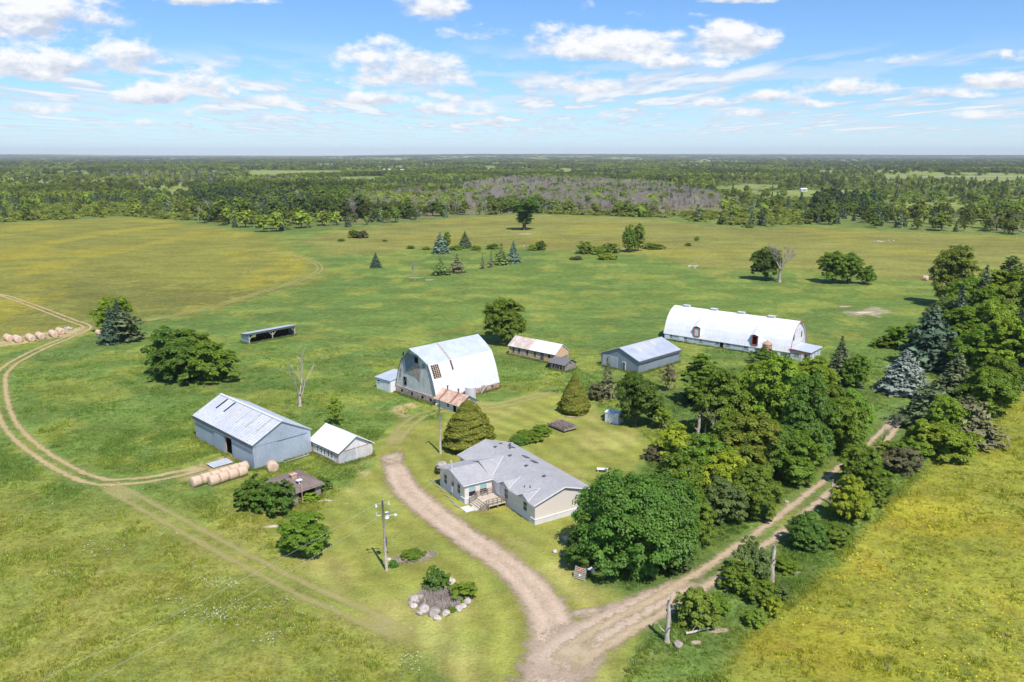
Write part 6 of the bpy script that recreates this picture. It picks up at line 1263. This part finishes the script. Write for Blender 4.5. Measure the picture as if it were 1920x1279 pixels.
rim=np.concatenate(rim); gx_=np.r_[gx_,rim[:,0]]; gy_=np.r_[gy_,rim[:,1]]; i_=np.clip(np.searchsorted(xs,rim[:,0]),0,nx-1); j_=np.clip(np.searchsorted(ys,rim[:,1]),0,ny-1); gc_=np.r_[gc_,col.reshape(ny,nx,3)[j_,i_]*gr.uniform(.8,1.3,(len(rim),1))]; cl=np.r_[cl,np.full(len(rim),.75)]
s_=gr.uniform(.5,1.0,len(gx_))*(.75+.5*(cl>.6))
tsrc=[bpy.data.objects.new('t%d'%i,tuft(i)) for i in range(4)]
scatter('meadow_grass',np.c_[gx_,gy_,GH(gx_,gy_)],gr.random(len(gx_))*6.28,np.c_[s_*1.3,s_*1.3,s_*.85],gr.integers(0,4,len(gx_)),gc_,gr.random(len(gx_)),tsrc)
# ------------------------------------------------------------------ wild flowers
def flowers(name,x_,y_,sz,colv,seed):
    rr=np.random.default_rng(seed); n=len(x_); zz=GH(x_,y_)+rr.uniform(.2,.5,n); nr=np.c_[rr.normal(0,.4,n),rr.normal(0,.4,n),np.ones(n)]
    v,f=cards(np.c_[x_,y_,zz],nr,np.full(n,sz),rr,1.1,.5); m_=weathered(name,colv,tuple(c*.85 for c in colv),3,.9,spec=.05); tag(link(name,np_mesh(name,v,f,m_)),kind='stuff')
wf=[(400,1155,26,10,420),(398,1092,22,8,200),(415,1095,20,6,120),(180,1030,30,14,220),(115,1082,16,8,90),(505,1198,16,10,160),(330,1132,26,8,110),(210,918,60,22,350),(440,1140,40,12,160),(490,1142,18,5,70),(530,1128,14,6,70),(770,1245,14,12,130),(590,1175,50,30,120),(130,655,60,16,450),(40,680,40,14,260),(1400,545,40,10,200),(950,520,100,20,300),(1240,600,120,30,200),(1905,960,20,20,60),(1700,1000,160,100,60),(1850,1120,60,60,70),(40,900,60,60,120),(270,990,50,30,160)]
fx=[];fy=[]; wr=np.random.default_rng(31)
for qx,qy,sx_,sy_,n_ in wf:
    for _ in range(n_): p=G(qx+wr.normal()*sx_*.85,qy+wr.normal()*sy_*.85); fx.append(p[0]); fy.append(p[1])
fx=np.array(fx)[::3]; fy=np.array(fy)[::3]
flowers('white_flowers',fx,fy,.11,(.64,.64,.54),1)
px_,py_=gsample(60000,60,190); px_=np.r_[px_,gr.uniform(-160,-20,9000)]; py_=np.r_[py_,gr.uniform(200,330,9000)]; q=fbm(px_*.12,py_*.12,77,4); k=((poly_sd(px_,py_,RIGHT)>1)|(poly_sd(px_,py_,YELL)>4))&(q>.50)&(gr.random(len(px_))<.75); flowers('yellow_flowers',px_[k],py_[k],.15,(.72,.55,.02),2)
# ------------------------------------------------------------------ far buildings and the highway
def farhouse(name,label,qx,qy,Lh,Wh_,hh,rz_,wallm,roofm,wing=None):
    X_,Y_=G(qx,qy); t=thing(name,label,'house',(X_,Y_,gz(X_,Y_)),rz_)
    b=MB(); b.prism([(0,-.5),(Wh_,-.5),(Wh_,hh),(Wh_/2,hh+Wh_*.18),(0,hh)],'x',-Lh/2,Lh/2); b.build('wall',M[wallm],t)
    b=MB(); gable_roof(b,-Lh/2,Lh/2,0,Wh_,hh+.1,hh+Wh_*.18+.25,'x',.4,.5,.2); b.build('roof',M[roofm],t)
    for k in range(3): b=MB(); b.box(-Lh*.3+k*Lh*.25,-Lh*.3+k*Lh*.25+1.6,-.08,0,1.,2.3); b.build('window',M['glass'],t)
    return t
farhouse('distant_house','white roofed building at the left of the far farmstead',732,322,40,16,5,.05,'white_wall','white_metal')
farhouse('distant_house','small grey roofed building in the middle of the far farmstead',757,322,22,12,4.5,.0,'white_wall','galv_light')
farhouse('distant_house','white building with dark roof at the right of the far farmstead',776,322,26,14,6,-.1,'white','dark_shingle')
farhouse('distant_house','tiny white building beside the green clearing on the far left',415,356,14,8,4,.1,'white','white_metal')
farhouse('distant_house','tiny white shed under the bright tree in the right distance',1508,359,8,6,3,.1,'white','white_metal')
hw=[G(1655,331.5),(G(1660,330.0)[0],G(1660,330.0)[1]),G(2600,338)]
a0=G(1640,331.2); a1=G(2700,337.5); d=Vector((a1[0]-a0[0],a1[1]-a0[1],0)); n_=Vector((-d.y,d.x,0)).normalized()*11
b=MB(); b.poly([(a0[0]-n_.x,a0[1]-n_.y,1.2),(a1[0]-n_.x,a1[1]-n_.y,1.2),(a1[0]+n_.x,a1[1]+n_.y,1.2),(a0[0]+n_.x,a0[1]+n_.y,1.2)]); M['road']=weathered('pale_road',(.42,.40,.38),(.50,.47,.44),.02,.9); tag(b.build('highway',M['road']),kind='structure')
# ------------------------------------------------------------------ air
HAZE=True
if HAZE:
    b=MB(); b.box(-17500,17500,-400,20500,-2.0,175.0); hz_=b.build('haze',None or bpy.data.materials.new('haze')); m_=hz_.data.materials[0]; m_.use_nodes=True; t=NT(m_.node_tree); t.n.clear()
    v=t.node('ShaderNodeVolumePrincipled'); v.inputs['Color'].default_value=(.93,.97,1,1); v.inputs['Density'].default_value=5.2e-5; v.inputs['Anisotropy'].default_value=0.; o_=t.node('ShaderNodeOutputMaterial'); t.l.new(v.outputs[0],o_.inputs['Volume']); tag(hz_,kind='stuff')
print('objects',len(C.objects))
